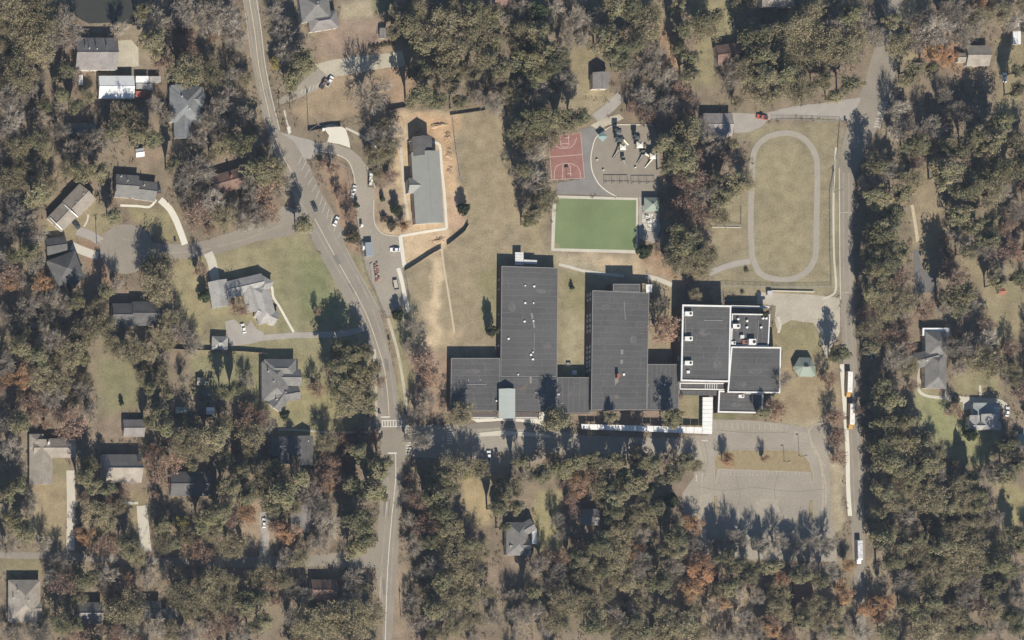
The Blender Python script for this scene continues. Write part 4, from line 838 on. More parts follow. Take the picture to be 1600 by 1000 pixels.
# ---------------------------------------------------------------- vehicles
CARP = dict(white=mat('white_car_paint', (.78,.77,.75), rough=.3, var=.03, spec=.5), black=mat('black_car_paint', (.035,.04,.05), rough=.25, var=.03, spec=.5), red=mat('red_car_paint', (.45,.10,.07), rough=.3, var=.03, spec=.5),
            brown=mat('brown_car_paint', (.19,.13,.11), rough=.35, var=.03, spec=.5), grey=mat('grey_car_paint', (.25,.26,.28), rough=.3, var=.03, spec=.5), blue=mat('blue_grey_paint', (.27,.30,.32), rough=.4, var=.05, spec=.4), yellow=mat('bus_yellow', (.47,.28,.085), rough=.4, var=.05, spec=.4))
LAMP = mat('lamp_lens', (.6,.6,.58), rough=.2, var=.02); TAIL = mat('tail_lens', (.3,.02,.02), rough=.3, var=.02)
def wheels(t, xs_, yw, r=.33):
    for x in xs_:
        for s in (-1, 1):
            wh = MB().tube((x, s*yw-.11, r), (x, s*yw+.11, r), r, n=12).build('wheel', TYRE, t); MB().tube((x, s*(yw+.06)-.09, r), (x, s*(yw+.06)+.09, r), r*.55, n=8).build('rim', GALV, wh)
def profile(name, pts, hw, m, parent, top=1.0):
    """closed side profile (x, z) extruded across y, upper points drawn in"""
    zs = [p[1] for p in pts]; z0, z1 = min(zs), max(zs); n = len(pts); vs = []
    for s in (-1, 1):
        for x, z in pts: k = hw*(1-(1-top)*((z-z0)/(z1-z0))**1.5); vs.append((x, s*k, z))
    return MB().add(vs, [tuple(range(n)), tuple(range(2*n-1, n-1, -1))]+[(i, n+i, n+(i+1) % n, (i+1) % n) for i in range(n)]).build(name, m, parent)
def car(label, px, py, head, paint, kind='car', name=None, group=None, L=4.6):
    X, Y = G(px, py, .8); t = thing(name or ('pickup_truck' if kind == 'pickup' else 'parked_car'), label, 'pickup' if kind == 'pickup' else 'car', (X, Y, .03), R(head), group); m = CARP[paint]; k = L/4.6
    if kind == 'car':
        profile('body', [(-2.3*k,.35),(-2.28*k,.85),(-1.75*k,.98),(.95*k,.95),(2.1*k,.78),(2.3*k,.6),(2.3*k,.35),(1.2*k,.22),(-1.2*k,.22)], .9, m, t, .9)
        cb_ = profile('cabin', [(-1.85*k,.94),(-1.2*k,1.38),(.15*k,1.42),(1.05*k,.94)], .78, GLASS, t, .82)
        MB().box(-.5*k, 0, 1.40, 1.35*k, 1.2, .06, taper=.92).build('roof', m, cb_)
    elif kind == 'pickup':
        profile('body', [(-2.7,.45),(-2.7,1.0),(-.5,1.0),(-.5,1.05),(1.3,1.08),(2.5,.98),(2.7,.8),(2.7,.45),(1.2,.35),(-1.2,.35)], .95, m, t, .94)
        MB().box(-1.65, 0, .9, 1.9, 1.5, .12).build('bed', DARK, t)
        cb_ = profile('cabin', [(-.55,1.0),(-.45,1.7),(.7,1.72),(1.5,1.03)], .85, GLASS, t, .84)
        MB().box(.15, 0, 1.70, 1.2, 1.35, .07, taper=.92).build('roof', m, cb_)
    ends = 2.3*k if kind == 'car' else 2.7
    wheels(t, (-ends*.6, ends*.6), .82 if kind == 'car' else .88, .33 if kind == 'car' else .4)
    for s in (-1, 1):
        MB().box(ends-.02, s*.62, .62, .1, .34, .16).build('headlight', LAMP, t); MB().box(-ends+.02, s*.66, .7, .1, .26, .18).build('taillight', TAIL, t)
        MB().box(.75*k, s*1.0, .95, .18, .2, .14).build('mirror', m, t)
    return t
car('white sedan parked in the slanted bays beside the main road', 525, 345.5, 65, 'white'); car('black car driving on the main road past the slanted bays', 491.5, 323, 115, 'black', name='moving_car')
car('white car parked across the construction lot', 617, 390, 180, 'white'); car('white car on the grey forecourt of the big pale house', 380.5, 513, 105, 'white')
car('red pickup parked on the lane north of the running track', 1191, 183, 170, 'red', 'pickup'); car('white pickup in the shade of the school drive', 763.5, 713, 90, 'white', 'pickup')
car('white car on the driveway west of the orange tree', 412.5, 817, 90, 'white'); car('white pickup half hidden in trees east of the road', 1364.5, 552, 90, 'white', 'pickup')
car('white car on the grass by the tan two-level house', 1570, 121, 90, 'white'); car('white pickup on the gravel strip, the right one of two', 515, 127, 60, 'white', 'pickup'); car('brown pickup on the gravel strip, the left one of two', 506, 131, 60, 'brown', 'pickup')
car('small white car on the drive below the hall site, northern one', 553.5, 295.5, 80, 'white', L=3.6); car('small grey car on the drive below the hall site, southern one', 551, 302.5, 80, 'white', L=3.6)
car('white car beside the slate house at the right edge', 1574, 643, 85, 'white'); car('dark car under the carport end of the tan diagonal house', 119, 351, 130, 'black'); car('dark car at the east end of the grey drive house', 248, 294, 100, 'black')
car('blue-grey pickup in front of the flat grey roof in shade', 150, 400, 0, 'grey') if 0 else None
# flatbed work truck
t = thing('flatbed_truck', 'white flatbed work truck beside the construction drive', 'truck', (*G(578.5, 279), .03), R(88))
profile('cab', [(1.2,.5),(1.2,2.0),(2.2,2.05),(2.7,1.3),(3.4,1.15),(3.5,.5)], .95, CARP['white'], t, .9); MB().box(-1.1, 0, .85, 4.5, 2.0, .15).build('flatbed', mat('bed_boards', (.42,.39,.34), var=.2), t)
for i, (x, y) in enumerate(((-2.4,.3),(-1.1,-.3),(.2,.2))): MB().box(x, y, 1.0, .9, 1.0, .6).build('cargo_box', CRM if i % 2 else WHITED, t)
MB().box(-1.1, .98, 1.0, 4.5, .08, .5).build('side_rail', DARK, t); MB().box(-1.1, -.98, 1.0, 4.5, .08, .5).build('side_rail', DARK, t); wheels(t, (-2.2, 2.4), .9, .42)
def bus(label, px, py, head, Lm=11.5, roofm_=WHITE, paint='yellow', group='yellow school buses along the east road'):
    X, Y = G(px, py, 3.0); t = thing('school_bus', label, 'bus', (X, Y, .03), R(head), group); l = Lm/2; Y_ = CARP[paint]
    b = profile('body', [(-l,.7),(-l,2.75),(-l+.15,2.9),(l-2.0,2.9),(l-1.75,2.7),(l-1.6,1.7),(l-1.6,.7)], 1.22, Y_, t, .96)
    MB().box(-.95, 0, 2.86, Lm-2.2, 2.25, .14, taper=.97).build('roof', roofm_, t)
    for i in range(3): MB().box(-l+2.2+i*3.2, 0, 2.98, .6, .6, .1).build('roof_hatch', WHITED, t)
    profile('hood', [(l-1.62,.7),(l-1.62,1.75),(l-.2,1.45),(l,1.2),(l,.7)], 1.05, Y_, t, .85); MB().box(l-1.68, 0, 1.75, .12, 2.0, .85).build('windscreen', GLASS, t)
    for s in (-1, 1):
        for i in range(9): MB().box(-l+.9+i*(Lm-2.8)/9, s*1.2, 1.75, .75, .08, .65).build('window', GLASS, t)
        MB().box(-1, s*1.225, 1.35, Lm-2.6, .03, .09).build('stripe', DARK, t); MB().box(l-.02, s*.75, .95, .1, .3, .25).build('headlight', LAMP, t)
    MB().box(l+.02, 0, .55, .2, 2.2, .25).build('bumper', DARK, t); wheels(t, (-l+2.6, l-1.0), 1.08, .5)
bus('yellow school bus with bare white roof, first in line on the east road', 1328.5, 599.5, -91.5, 11.9); bus('yellow school bus with white roof, second in line on the east road', 1332, 650, -91.5, 11.9)
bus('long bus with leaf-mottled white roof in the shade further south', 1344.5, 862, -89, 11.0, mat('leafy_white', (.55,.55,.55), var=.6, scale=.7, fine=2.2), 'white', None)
# ---------------------------------------------------------------- site clutter
def containerx(label, px, py, L, W_, h, ang, m, name='shipping_container', cat='container'):
    X, Y = G(px, py, h); t = thing(name, label, cat, (X, Y, .02), R(ang)); l, w_ = L*S, W_*S
    MB().box(0, 0, .12, l, w_, h-.12).build('body', m, t)
    for i in range(int(l/.6)): MB().box(-l/2+.3+i*.6, 0, h, .22, w_*.96, .05).build('roof_rib', m, t)
    for s in (-1, 1): MB().box(s*(l/2+.03), 0, .2, .06, w_*.9, h-.4).build('door', m, t); MB().box(s*l*.35, 0, 0, .3, w_*.9, .14).build('skid', DARK, t)
containerx('blue-grey storage container beside the fence of the construction lot', 577.5, 389, 21, 12, 2.6, 95, CARP['blue']); LAND.append(('the blue-grey container', 577, 389))
t = thing('loader_machine', 'white machine parked against the blue-grey container', 'machine', (*G(568.5, 384, 1), .03), R(92)); MB().box(0, 0, .4, 3.4, 1.3, .8, taper=.9).build('body', CARP['white'], t); MB().box(.3, 0, 1.2, 1.0, 1.0, .9, taper=.85).build('cab', GLASS, t); MB().box(2.0, 0, .1, .5, 1.6, .5).build('bucket', GALV, t); MB().tube((.9,0,.9), (2.0,0,.4), .12).build('arm', GALV, t); wheels(t, (-1, 1), .6, .4)
t = thing('pallet_stack', 'stacks of red brick on pallets south of the container', 'pallet stack', (*G(588, 425), .05), R(97))
for i in range(9):
    for j in range(2):
        if (i*7+j*3) % 5 == 4: continue
        pb = MB().box(-4+i*1.0, -.6+j*1.15, .14, .82, .95, .55+.3*((i+j) % 2)).build('brick_bundle', mat('dusty_brick', (.27,.15,.12), var=.3) if (i+j) % 3 else mat('pale_brick', (.42,.3,.25)), t); MB().box(-4+i*1.0, -.6+j*1.15, 0, .9, 1.05, .14).build('pallet', WOOD, pb)
t = thing('lumber_stack', 'pale stack of long boards beside the red brick pallets', 'lumber', (*G(581, 424), .05), R(98))
for i in range(4): MB().box(0, -.45+i*.3, 0, 8.0-i*.3, .26, .5).build('board', mat('grey_boards', (.33,.31,.28), var=.2), t)
t = thing('open_trailer', 'empty open trailer frame on the construction lot', 'trailer', (*G(617.5, 445), .03), R(100))
for s in (-1, 1): MB().box(0, s*1.0, .6, 4.6, .12, .5).build('side_rail', DARK, t)
MB().box(-2.25, 0, .6, .12, 2, .5).build('tailgate', DARK, t); MB().box(2.25, 0, .6, .12, 2, .5).build('front_rail', DARK, t); MB().box(0, 0, .55, 4.5, 1.9, .06).build('deck', mat('bed_boards', (.42,.39,.34)), t); MB().tube((2.3,0,.6), (3.6,0,.5), .08).build('tow_bar', DARK, t); wheels(t, (-.4, .5), 1.12, .35)
for lb, px, py in (('white portable toilet beside the construction drive', 563.5, 353), ('white utility cabinet by the site entrance', 503.5, 203)):
    t = thing('utility_cabinet', lb, 'cabinet', (*G(px, py), .05)); MB().box(0, 0, 0, 1.15, 1.15, 2.2).build('body', CRM, t); MB().box(0, 0, 2.2, 1.2, 1.2, .2, taper=.6).build('roof', WHITE, t); MB().box(0, -.6, .1, .8, .05, 1.9).build('door', WHITED, t)
t = thing('dumpster', 'grey dumpster in the fenced corner of the service yard', 'dumpster', (*G(1203, 457.5, 1.5), .05)); MB().box(0, 0, .1, 2.2, 1.8, 1.4, taper=1.08).build('bin', GALV, t); MB().box(0, 0, 1.5, 2.3, 1.9, .08).build('lid', mat('lid_pale', (.45,.43,.45)), t)
for s in (-1, 1): MB().box(s*.8, 0, 0, .15, 1.4, .12).build('skid', DARK, t)
def playhouse(label, px, py, sz, roof):
    t = thing('playhouse', label, 'playhouse', (*G(px, py, 2), 0)); MB().box(0, 0, 1.2, sz, sz*.8, .12).build('deck', WOOD, t)
    for a in (-1, 1):
        for b in (-1, 1): MB().tube((a*sz*.45, b*sz*.36, 0), (a*sz*.45, b*sz*.36, 2.4), .08).build('post', WOOD, t)
    MB().add([(-sz*.55,-sz*.5,2.35),(sz*.55,-sz*.5,2.35),(sz*.55,sz*.5,2.35),(-sz*.55,sz*.5,2.35),(-sz*.55,0,3.1),(sz*.55,0,3.1)], [(0,1,5,4),(2,3,4,5),(1,2,5),(3,0,4),(3,2,1,0)]).build('roof', roof, t)
    MB().add([(sz*.5,-.3,1.25),(sz*.5,.3,1.25),(sz*.5+2,.3,.25),(sz*.5+2,-.3,.25),(sz*.5,-.3,1.15),(sz*.5,.3,1.15),(sz*.5+2,.3,.15),(sz*.5+2,-.3,.15)], [(0,3,2,1),(4,5,6,7),(0,4,7,3),(1,2,6,5),(3,7,6,2)]).build('slide', CRM, t)
playhouse('wooden backyard playhouse, upper one on the fenced lawn', 314, 596, 3.6, RF['tan']); playhouse('dark wooden backyard playhouse, lower one on the fenced lawn', 318, 616, 3.2, RF['dgrey']); LAND.append(('the backyard playhouses', 316, 606))

# ---------------------------------------------------------------- fences, poles, lamps
def fence(name, label, pts, h, screen=None, step=9, m=GALV, closed=False):
    X0, Y0 = G(*pts[0]); t = thing(name, label, 'fence', (X0, Y0, 0)); O = (X0, Y0, 0); q = []
    for i in range(len(pts)-1):
        (xa, ya), (xb, yb) = pts[i], pts[i+1]; k = max(1, round(math.hypot(xb-xa, yb-ya)/step))
        q += [(xa+(xb-xa)*j/k, ya+(yb-ya)*j/k) for j in range(k)]
    q.append(pts[-1]); W = [G(*p) for p in q]
    for p in W: MB(O).box(p[0], p[1], 0, .1, .1, h+.08).build('post', m, t)
    for a, b in zip(W[:-1], W[1:]):
        L = math.hypot(b[0]-a[0], b[1]-a[1]); an = math.atan2(b[1]-a[1], b[0]-a[0]); c = ((a[0]+b[0])/2, (a[1]+b[1])/2)
        if screen: MB(O).box(c[0], c[1], .05, L-.12, .05, h-.1, an).build('screen_panel' if screen is SCREEN else 'board_panel', screen, t)
        else:
            r = MB(O).box(c[0], c[1], h-.06, L-.1, .09, .06, an).build('top_rail', m, t)
            MB(O).box(c[0], c[1], .12, L-.1, .05, .05, an).build('bottom_rail', m, r)
            for j in range(1, 4): MB(O).box(c[0], c[1], .12+j*(h-.2)/4, L-.1, .03, .04, an).build('wire', m, r)
    return t
fence('screened_fence', 'black screened fence north of the concrete pad', [(481,205),(496,203),(512,199),(532,198)], 2.2, SCREEN)
fence('screened_fence', 'short black screened fence at the bottom of the bare clearing', [(603,173),(625,169),(647,166)], 2.2, SCREEN)
fence('screened_fence', 'black screened fence from the sidewalk up to the dirt mound', [(632,423),(650,412),(668,400),(689,388)], 2.0, SCREEN)
fence('screened_fence', 'black screened fence between dirt mound and small dark tree', [(698,383),(712,372),(724,362),(731,350)], 2.0, SCREEN)
fence('screened_fence', 'black screened fence at the north end of the dry field', [(703,180),(725,177),(758,172)], 1.4, SCREEN)
fence('wooden_fence', 'dark board fence along the back of the garage lawn', [(250,545),(300,548),(330,548),(380,550),(415,553)], 2.2, WOOD)
fence('wooden_fence', 'short board fence behind the two green sheds', [(265,650),(300,650),(332,652)], 1.8, WOOD)
fence('chain_link_fence', 'chain-link fence around the running track field', [(1205,187),(1260,188),(1312,190),(1308,240),(1296,300),(1296,400),(1298,448),(1250,449),(1180,448),(1126,446)], 1.8)
fence('chain_link_fence', 'thin chain-link fence along the west edge of the dry field', [(706,183),(709,215),(714,250),(719,282)], 1.8)
fence('chain_link_fence', 'site fence between the main road and the construction lot', [(488,205),(492,215),(498,240),(541,262),(548,300),(556,340),(562,380),(567,410),(576,440),(590,470),(600,492)], 1.5)
fence('chain_link_fence', 'fence beside the pale walk on the edge of the dry field', [(632,424),(636,445),(640,480)], 1.5)
fence('chain_link_fence', 'little fence enclosing the corner east of the woods', [(1118,352),(1140,352),(1157,352),(1157,322)], 1.2)
fence('chain_link_fence', 'low fence round the long bed at the service yard', [(1130,456),(1130,470),(1184,470)], 1.0)
def retaining(label, a, b, h=.7):
    (xa, ya), (xb, yb) = G(*a), G(*b); t = thing('retaining_wall', label, 'wall', (xa, ya, 0), math.atan2(yb-ya, xb-xa)); L = math.hypot(xb-xa, yb-ya); n = max(2, int(L/3))
    for i in range(n): MB().box(L*(i+.5)/n, 0, 0, L/n-.04, .35, h).build('wall_block', CONCW, t)
    MB().box(L/2, 0, h, L, .45, .08).build('coping', CONC, t)
retaining('pale retaining wall along the top of the service yard', (1203,454.5), (1271,456)); retaining('thin pale wall at the north end of the small lawn enclosure', (1112,355), (1157,355.5), .3)
def pole(label, px, py, h=11, arm=0.0, m=BARKG):
    t = thing('utility_pole', label, 'utility pole', (*G(px, py), 0)); MB().tube((0,0,0), (0,0,h), .17, .11, n=8).build('pole', m, t)
    a = MB().box(0, 0, h-.7, 2.4, .12, .14, arm).build('crossarm', WOOD, t)
    for i in (-1, 0, 1): MB().tube((i*1.0*math.cos(arm), i*1.0*math.sin(arm), h-.56), (i*1.0*math.cos(arm), i*1.0*math.sin(arm), h-.3), .06, n=6).build('insulator', WHITED, a)
    MB().tube((.3,0,h-2.2), (.3,0,h-1.3), .25, n=8).build('transformer', GALV, t)
for lb, px, py, h in (('utility pole at the corner of the black screened fence', 482, 204, 16), ('utility pole beside the main road across from the side parking', 436, 171, 8), ('utility pole on the grass edge of the east road', 1303, 301, 10), ('utility pole in the shade right of the main crosswalk', 661, 668, 11), ('utility pole on the right verge near the bottom of the main road', 626, 963, 11), ('utility pole at the lane corner lower left', 428, 888, 10), ('utility pole in the tree row left of the playground lane', 986, 170, 16), ('utility pole beside the round turnaround', 151, 381, 11), ('utility pole at the right end of the small roadside bay', 453, 171, 6), ('utility pole by the parking stripes of the east bend', 1413, 235, 16)):
    pole(lb, px, py, h, random.uniform(0, 3))
for lb, px, py, h in (('dark lamp post on the grass island of the parking lot', 1248.5, 713.5, 8), ('short lamp post in the middle of the grass island', 1225, 722, 6)):
    t = thing('lamp_post', lb, 'lamp post', (*G(px, py), .17)); MB().tube((0,0,0), (0,0,h), .12, .08, n=8).build('pole', DARK, t); MB().box(-.5, 0, h-.1, 1.2, .35, .14).build('lamp_head', DARK, t); MB().tube((0,0,0), (0,0,.5), .25, n=8).build('base', CONC, t)
for lb, px, py in (('dark bin at the southwest corner of the crosswalk', 592, 645), ('dark bin on the verge east of the crosswalk', 632, 645), ('dark bin on the verge halfway up the main road', 607, 530), ('dark bin at the north corner of the track fence', 1320, 188), ('dark bin at the end of the long curved drive', 273, 376)):
    t = thing('refuse_bin', lb, 'bin', (*G(px, py), .1)); MB().box(0, 0, .08, .8, .8, 1.1, taper=1.12).build('body', DARK, t); MB().box(0, 0, 1.18, .95, .95, .1).build('lid', DARK, t); MB().tube((-.3,.42,.12), (.3,.42,.12), .12, n=8).build('wheel', TYRE, t)

# ---------------------------------------------------------------- spoil heaps on the building site
SPOIL = mat('orange_spoil', (.42,.30,.19), var=.3, scale=.6, fine=2.5, bump=.5)
def heap(label, px, py, lx, ly, h, ang, seed):
    rg_ = np.random.default_rng(seed); n, mr = 16, 6; vs = [(0, 0, h)]; fs = []
    for k in range(1, mr+1):
        for i in range(n):
            a = 2*math.pi*i/n; u = k/mr; q = 1+.3*math.sin(3*a+seed)+.15*math.sin(7*a+2*seed); z = h*(1-u**1.4)*(1+rg_.normal()*.25)
            vs.append((lx*S*u*q*math.cos(a), ly*S*u*q*math.sin(a), max(z, -.1) if k < mr else -.15))
    fs += [(0, 1+i, 1+(i+1) % n) for i in range(n)]
    for k in range(mr-1): fs += [(1+k*n+i, 1+k*n+n+i, 1+k*n+n+(i+1) % n, 1+k*n+(i+1) % n) for i in range(n)]
    t = thing('spoil_heap', label, 'soil heap', (*G(px, py), 0), R(ang)); MB().add(vs, fs).build('heap', SPOIL, t)
    mb = MB()
    for i in range(14): a, u = rg_.uniform(0, 6.28), rg_.uniform(.3, 1.0); mb.box(lx*S*u*math.cos(a), ly*S*u*math.sin(a), 0, .5, .4, h*(1-u)+.3, a, .7)
    mb.build('clods', mat('pale_clods', (.50,.39,.27), var=.25), t)['kind'] = 'stuff'
for q in (('ragged orange soil heap north of the hall behind its dark gable', 655, 206, 9, 5, .8, 20, 1), ('long orange soil ridge northeast of the new hall', 685, 196, 14, 4, .9, 10, 2), ('orange soil heap at the northeast corner of the site fence', 700, 214, 6, 9, .9, 0, 3), ('orange soil heap halfway down the east side of the new hall', 702, 240, 5, 10, .8, 0, 4), ('low orange soil heap beside the east walk of the new hall', 703, 268, 5, 9, .6, 0, 5), ('pale soil heap between the two diagonal screened fences', 685, 376, 11, 5, .7, 15, 6), ('small soil heap north of the site near the short fence', 620, 186, 8, 5, .6, 0, 7)): heap(*q)
# ---------------------------------------------------------------- trees
def unitv(v): return v/np.maximum(np.linalg.norm(v, axis=-1, keepdims=True), 1e-9)
def leaves(cent, nrm, size, rg):
    n = len(cent); a = unitv(np.cross(nrm, unitv(rg.normal(size=(n, 3))))); b = np.cross(nrm, a)
    s = (size*rg.uniform(.6, 1.35, n))[:, None]; e = rg.uniform(.55, .95, n)[:, None]
    P = np.stack([cent-a*s*.5, cent+b*s*.42*e, cent+a*s*.5, cent-b*s*.42*e], 1)
    return P.reshape(-1, 3), np.arange(4*n).reshape(-1, 4)
def leafy(seed, nclump, per, lsize, cr=(.22, .4), shell=.75, flat=1.0, cone=0.0, spread=.95, tips=False):
    """unit-radius crown: clumps of leaf faces spread through an uneven volume"""
    rg = np.random.default_rng(seed); d = unitv(rg.normal(size=(nclump, 3))); rad = rg.uniform(shell**3, 1, nclump)**(1/3)
    lob = 1+.3*np.sin(3*np.arctan2(d[:, 1], d[:, 0])+seed)+.2*np.sin(5*np.arctan2(d[:, 1], d[:, 0])+2*seed)
    c = d*rad[:, None]*spread; c[:, 2] *= flat; c[:, :2] *= lob[:, None]*.88
    if cone: c[:, :2] *= np.clip(1-(c[:, 2:3]+1)/2*cone, .06, 1)
    r = rg.uniform(*cr, nclump)
    if cone: r *= np.clip(1.15-(c[:, 2]+1)/2*cone, .35, 1)
    pts = []; nr = []; tn = []
    for i in range(nclump):
        u = unitv(rg.normal(size=(per, 3))); q = c[i]+u*(r[i]*rg.uniform(.45, 1, per)**.5)[:, None]*np.array([1, 1, .7]); pts.append(q)
        nr.append(unitv(u*.5+np.array([0, -.25, .85])+rg.normal(size=(per, 3))*.4)); tn.append(np.full((per, 3), rg.uniform(.78, 1.22))*rg.uniform(.82, 1.18, (per, 1))*np.array([1+rg.normal()*.05, 1, 1-rg.normal()*.05]))
    P, F = leaves(np.concatenate(pts), np.concatenate(nr), lsize, rg)
    return P, F, np.repeat(np.concatenate(tn), 4, 0)
def twigs(seed, n1=7, n2=5, n3=5, n4=4, thick=.016, leaf=0, lsize=.09, lsd=.06, ttint=(1, 1, 1), up=.8):
    """leafless crown: limbs fork three times from the trunk top; unit radius, from z=-1 to 1"""
    rg = np.random.default_rng(seed); segs = []
    def grow(p, d, L, r, lev):
        q = p+d*L; segs.append((p, q, r, r*.6))
        if lev == 4: return
        k = (n2, n3, n4)[lev-1]
        for i in range(k):
            t = rg.uniform(.35, 1.0); s = p+(q-p)*t
            nd = unitv(d+rg.normal(size=3)*.62+np.array([0, 0, .12])); grow(s, nd, L*rg.uniform(.55, .8), max(r*.5, thick*.55), lev+1)
    for i in range(n1):
        a = 2*math.pi*i/n1+rg.uniform(-.4, .4); up = rg.uniform(.35, 1.5); d = unitv(np.array([math.cos(a), math.sin(a), up]))
        grow(np.array([0, 0, -1.0+rg.uniform(0, .45)]), d, rg.uniform(.62, .8), thick*2.1, 1)
    A = np.array([s[0] for s in segs]); B = np.array([s[1] for s in segs]); r0 = np.array([s[2] for s in segs]); r1 = np.array([s[3] for s in segs])
    d = unitv(B-A); u = unitv(np.cross(d, np.array([.3, .2, .93]))); v = np.cross(d, u); n = len(A); ring = []
    for c, r in ((A, r0), (B, r1)):
        for k in range(3): t = 2*math.pi*k/3; ring.append(c+r[:, None]*(u*math.cos(t)+v*math.sin(t)))
    P = np.stack(ring, 1).reshape(-1, 3); b = np.arange(n)[:, None]*6
    F = np.concatenate([b+np.array([[k, (k+1) % 3, 3+(k+1) % 3, 3+k]]) for k in range(3)])
    T = np.repeat(rg.uniform(.75, 1.3, (n, 1))*np.array(ttint), 6, 0); ti = B
    m = max(np.percentile(np.hypot(P[:, 0], P[:, 1]), 96), .1); P[:, :2] /= m; zz = np.percentile(P[:, 2], 97); P[:, 2] = -1+(P[:, 2]+1)*2/(zz+1)
    if leaf:
        c = ti[rg.integers(0, n, leaf)].copy(); c[:, :2] /= m; c[:, 2] = -1+(c[:, 2]+1)*2/(zz+1); c += rg.normal(size=c.shape)*lsd
        P2, F2 = leaves(c, unitv(rg.normal(size=(leaf, 3))+np.array([0, -.2, up])), lsize, rg); F = np.concatenate([F, F2+len(P)]); P = np.concatenate([P, P2]); T = np.concatenate([T, np.repeat(rg.uniform(.8, 1.35, (leaf, 1))*np.ones(3), 4, 0)])
    return P, F, T
LM = dict(P=leafmat('pine_needles', (.20, .19, .108), (.268, .24, .142)), O=leafmat('olive_leaves', (.265, .228, .135), (.35, .298, .18)),
          B=leafmat('grey_twigs', (.42, .37, .31), (.30, .255, .21), transl=0.0), R=leafmat('russet_twigs', (.33, .215, .15), (.25, .175, .14), transl=.1),
          A=leafmat('orange_leaves', (.42, .275, .15), (.37, .21, .125)), D=leafmat('dark_evergreen_leaves', (.062, .078, .04), (.085, .088, .048)),
          Y=leafmat('yellow_leaves', (.30, .25, .08), (.27, .23, .09)), S=leafmat('shrub_leaves', (.12, .10, .06), (.16, .125, .085)))
def crowns(k, gen, n):
    out = []
    for i in range(n):
        P, F, T = gen(i); out.append(npmesh('crown', P, F, LM[k], T, 'tint'))
    return out
CR = dict(P=crowns('P', lambda i: leafy(100+i, 58, 56, .105, (.15, .36), .15, 1.0, .3), 7), O=crowns('O', lambda i: twigs(200+i, 8, 6, 5, 4, thick=.014, leaf=3000, lsize=.085, lsd=.075, ttint=(1.25, 1.3, 1.6), up=1.2), 7),
          B=crowns('B', lambda i: twigs(300+i, 8, 6, 6, 5, thick=.015), 7), R=crowns('R', lambda i: twigs(400+i, 7, 5, 5, 4, leaf=900, lsize=.095), 6),
          A=crowns('A', lambda i: leafy(500+i, 50, 70, .085, (.2, .34), .5, .8), 4), D=crowns('D', lambda i: leafy(600+i, 60, 60, .15, (.22, .34), .5, 1.0, .45), 4),
          Y=crowns('Y', lambda i: leafy(700+i, 44, 46, .13, (.18, .3), .5, .85), 2), S=crowns('S', lambda i: leafy(800+i, 30, 40, .2, (.24, .4), .4, .8), 4))
CR['C'] = CR['D']
def trunkmesh(seed, limbs):
    rg = np.random.default_rng(seed); mb = MB(); p = np.array((0, 0, -.01)); r = 1.0
    for i in range(4):
        q = np.array((rg.normal()*.5*(i > 0), rg.normal()*.5*(i > 0), (i+1)/4)); mb.tube(p, q, r, r*.82, 7, cap=i in (0, 3)); p, r = q, r*.82
    for i in range(limbs):
        a = rg.uniform(0, 6.28); z = rg.uniform(.5, .95); mb.tube((0, 0, z), (5.5*math.cos(a), 5.5*math.sin(a), z+rg.uniform(.08, .2)), .35, .12, 4, cap=False)
    me = bpy.data.meshes.new('trunk'); me.from_pydata(mb.v, [], mb.f); me.update(); return me
TK = {}
for key, m in (('b', BARK), ('g', BARKG)):
    TK[key] = [trunkmesh(900+i, 7) for i in range(3)]
    for me in TK[key]: me.materials.append(m)
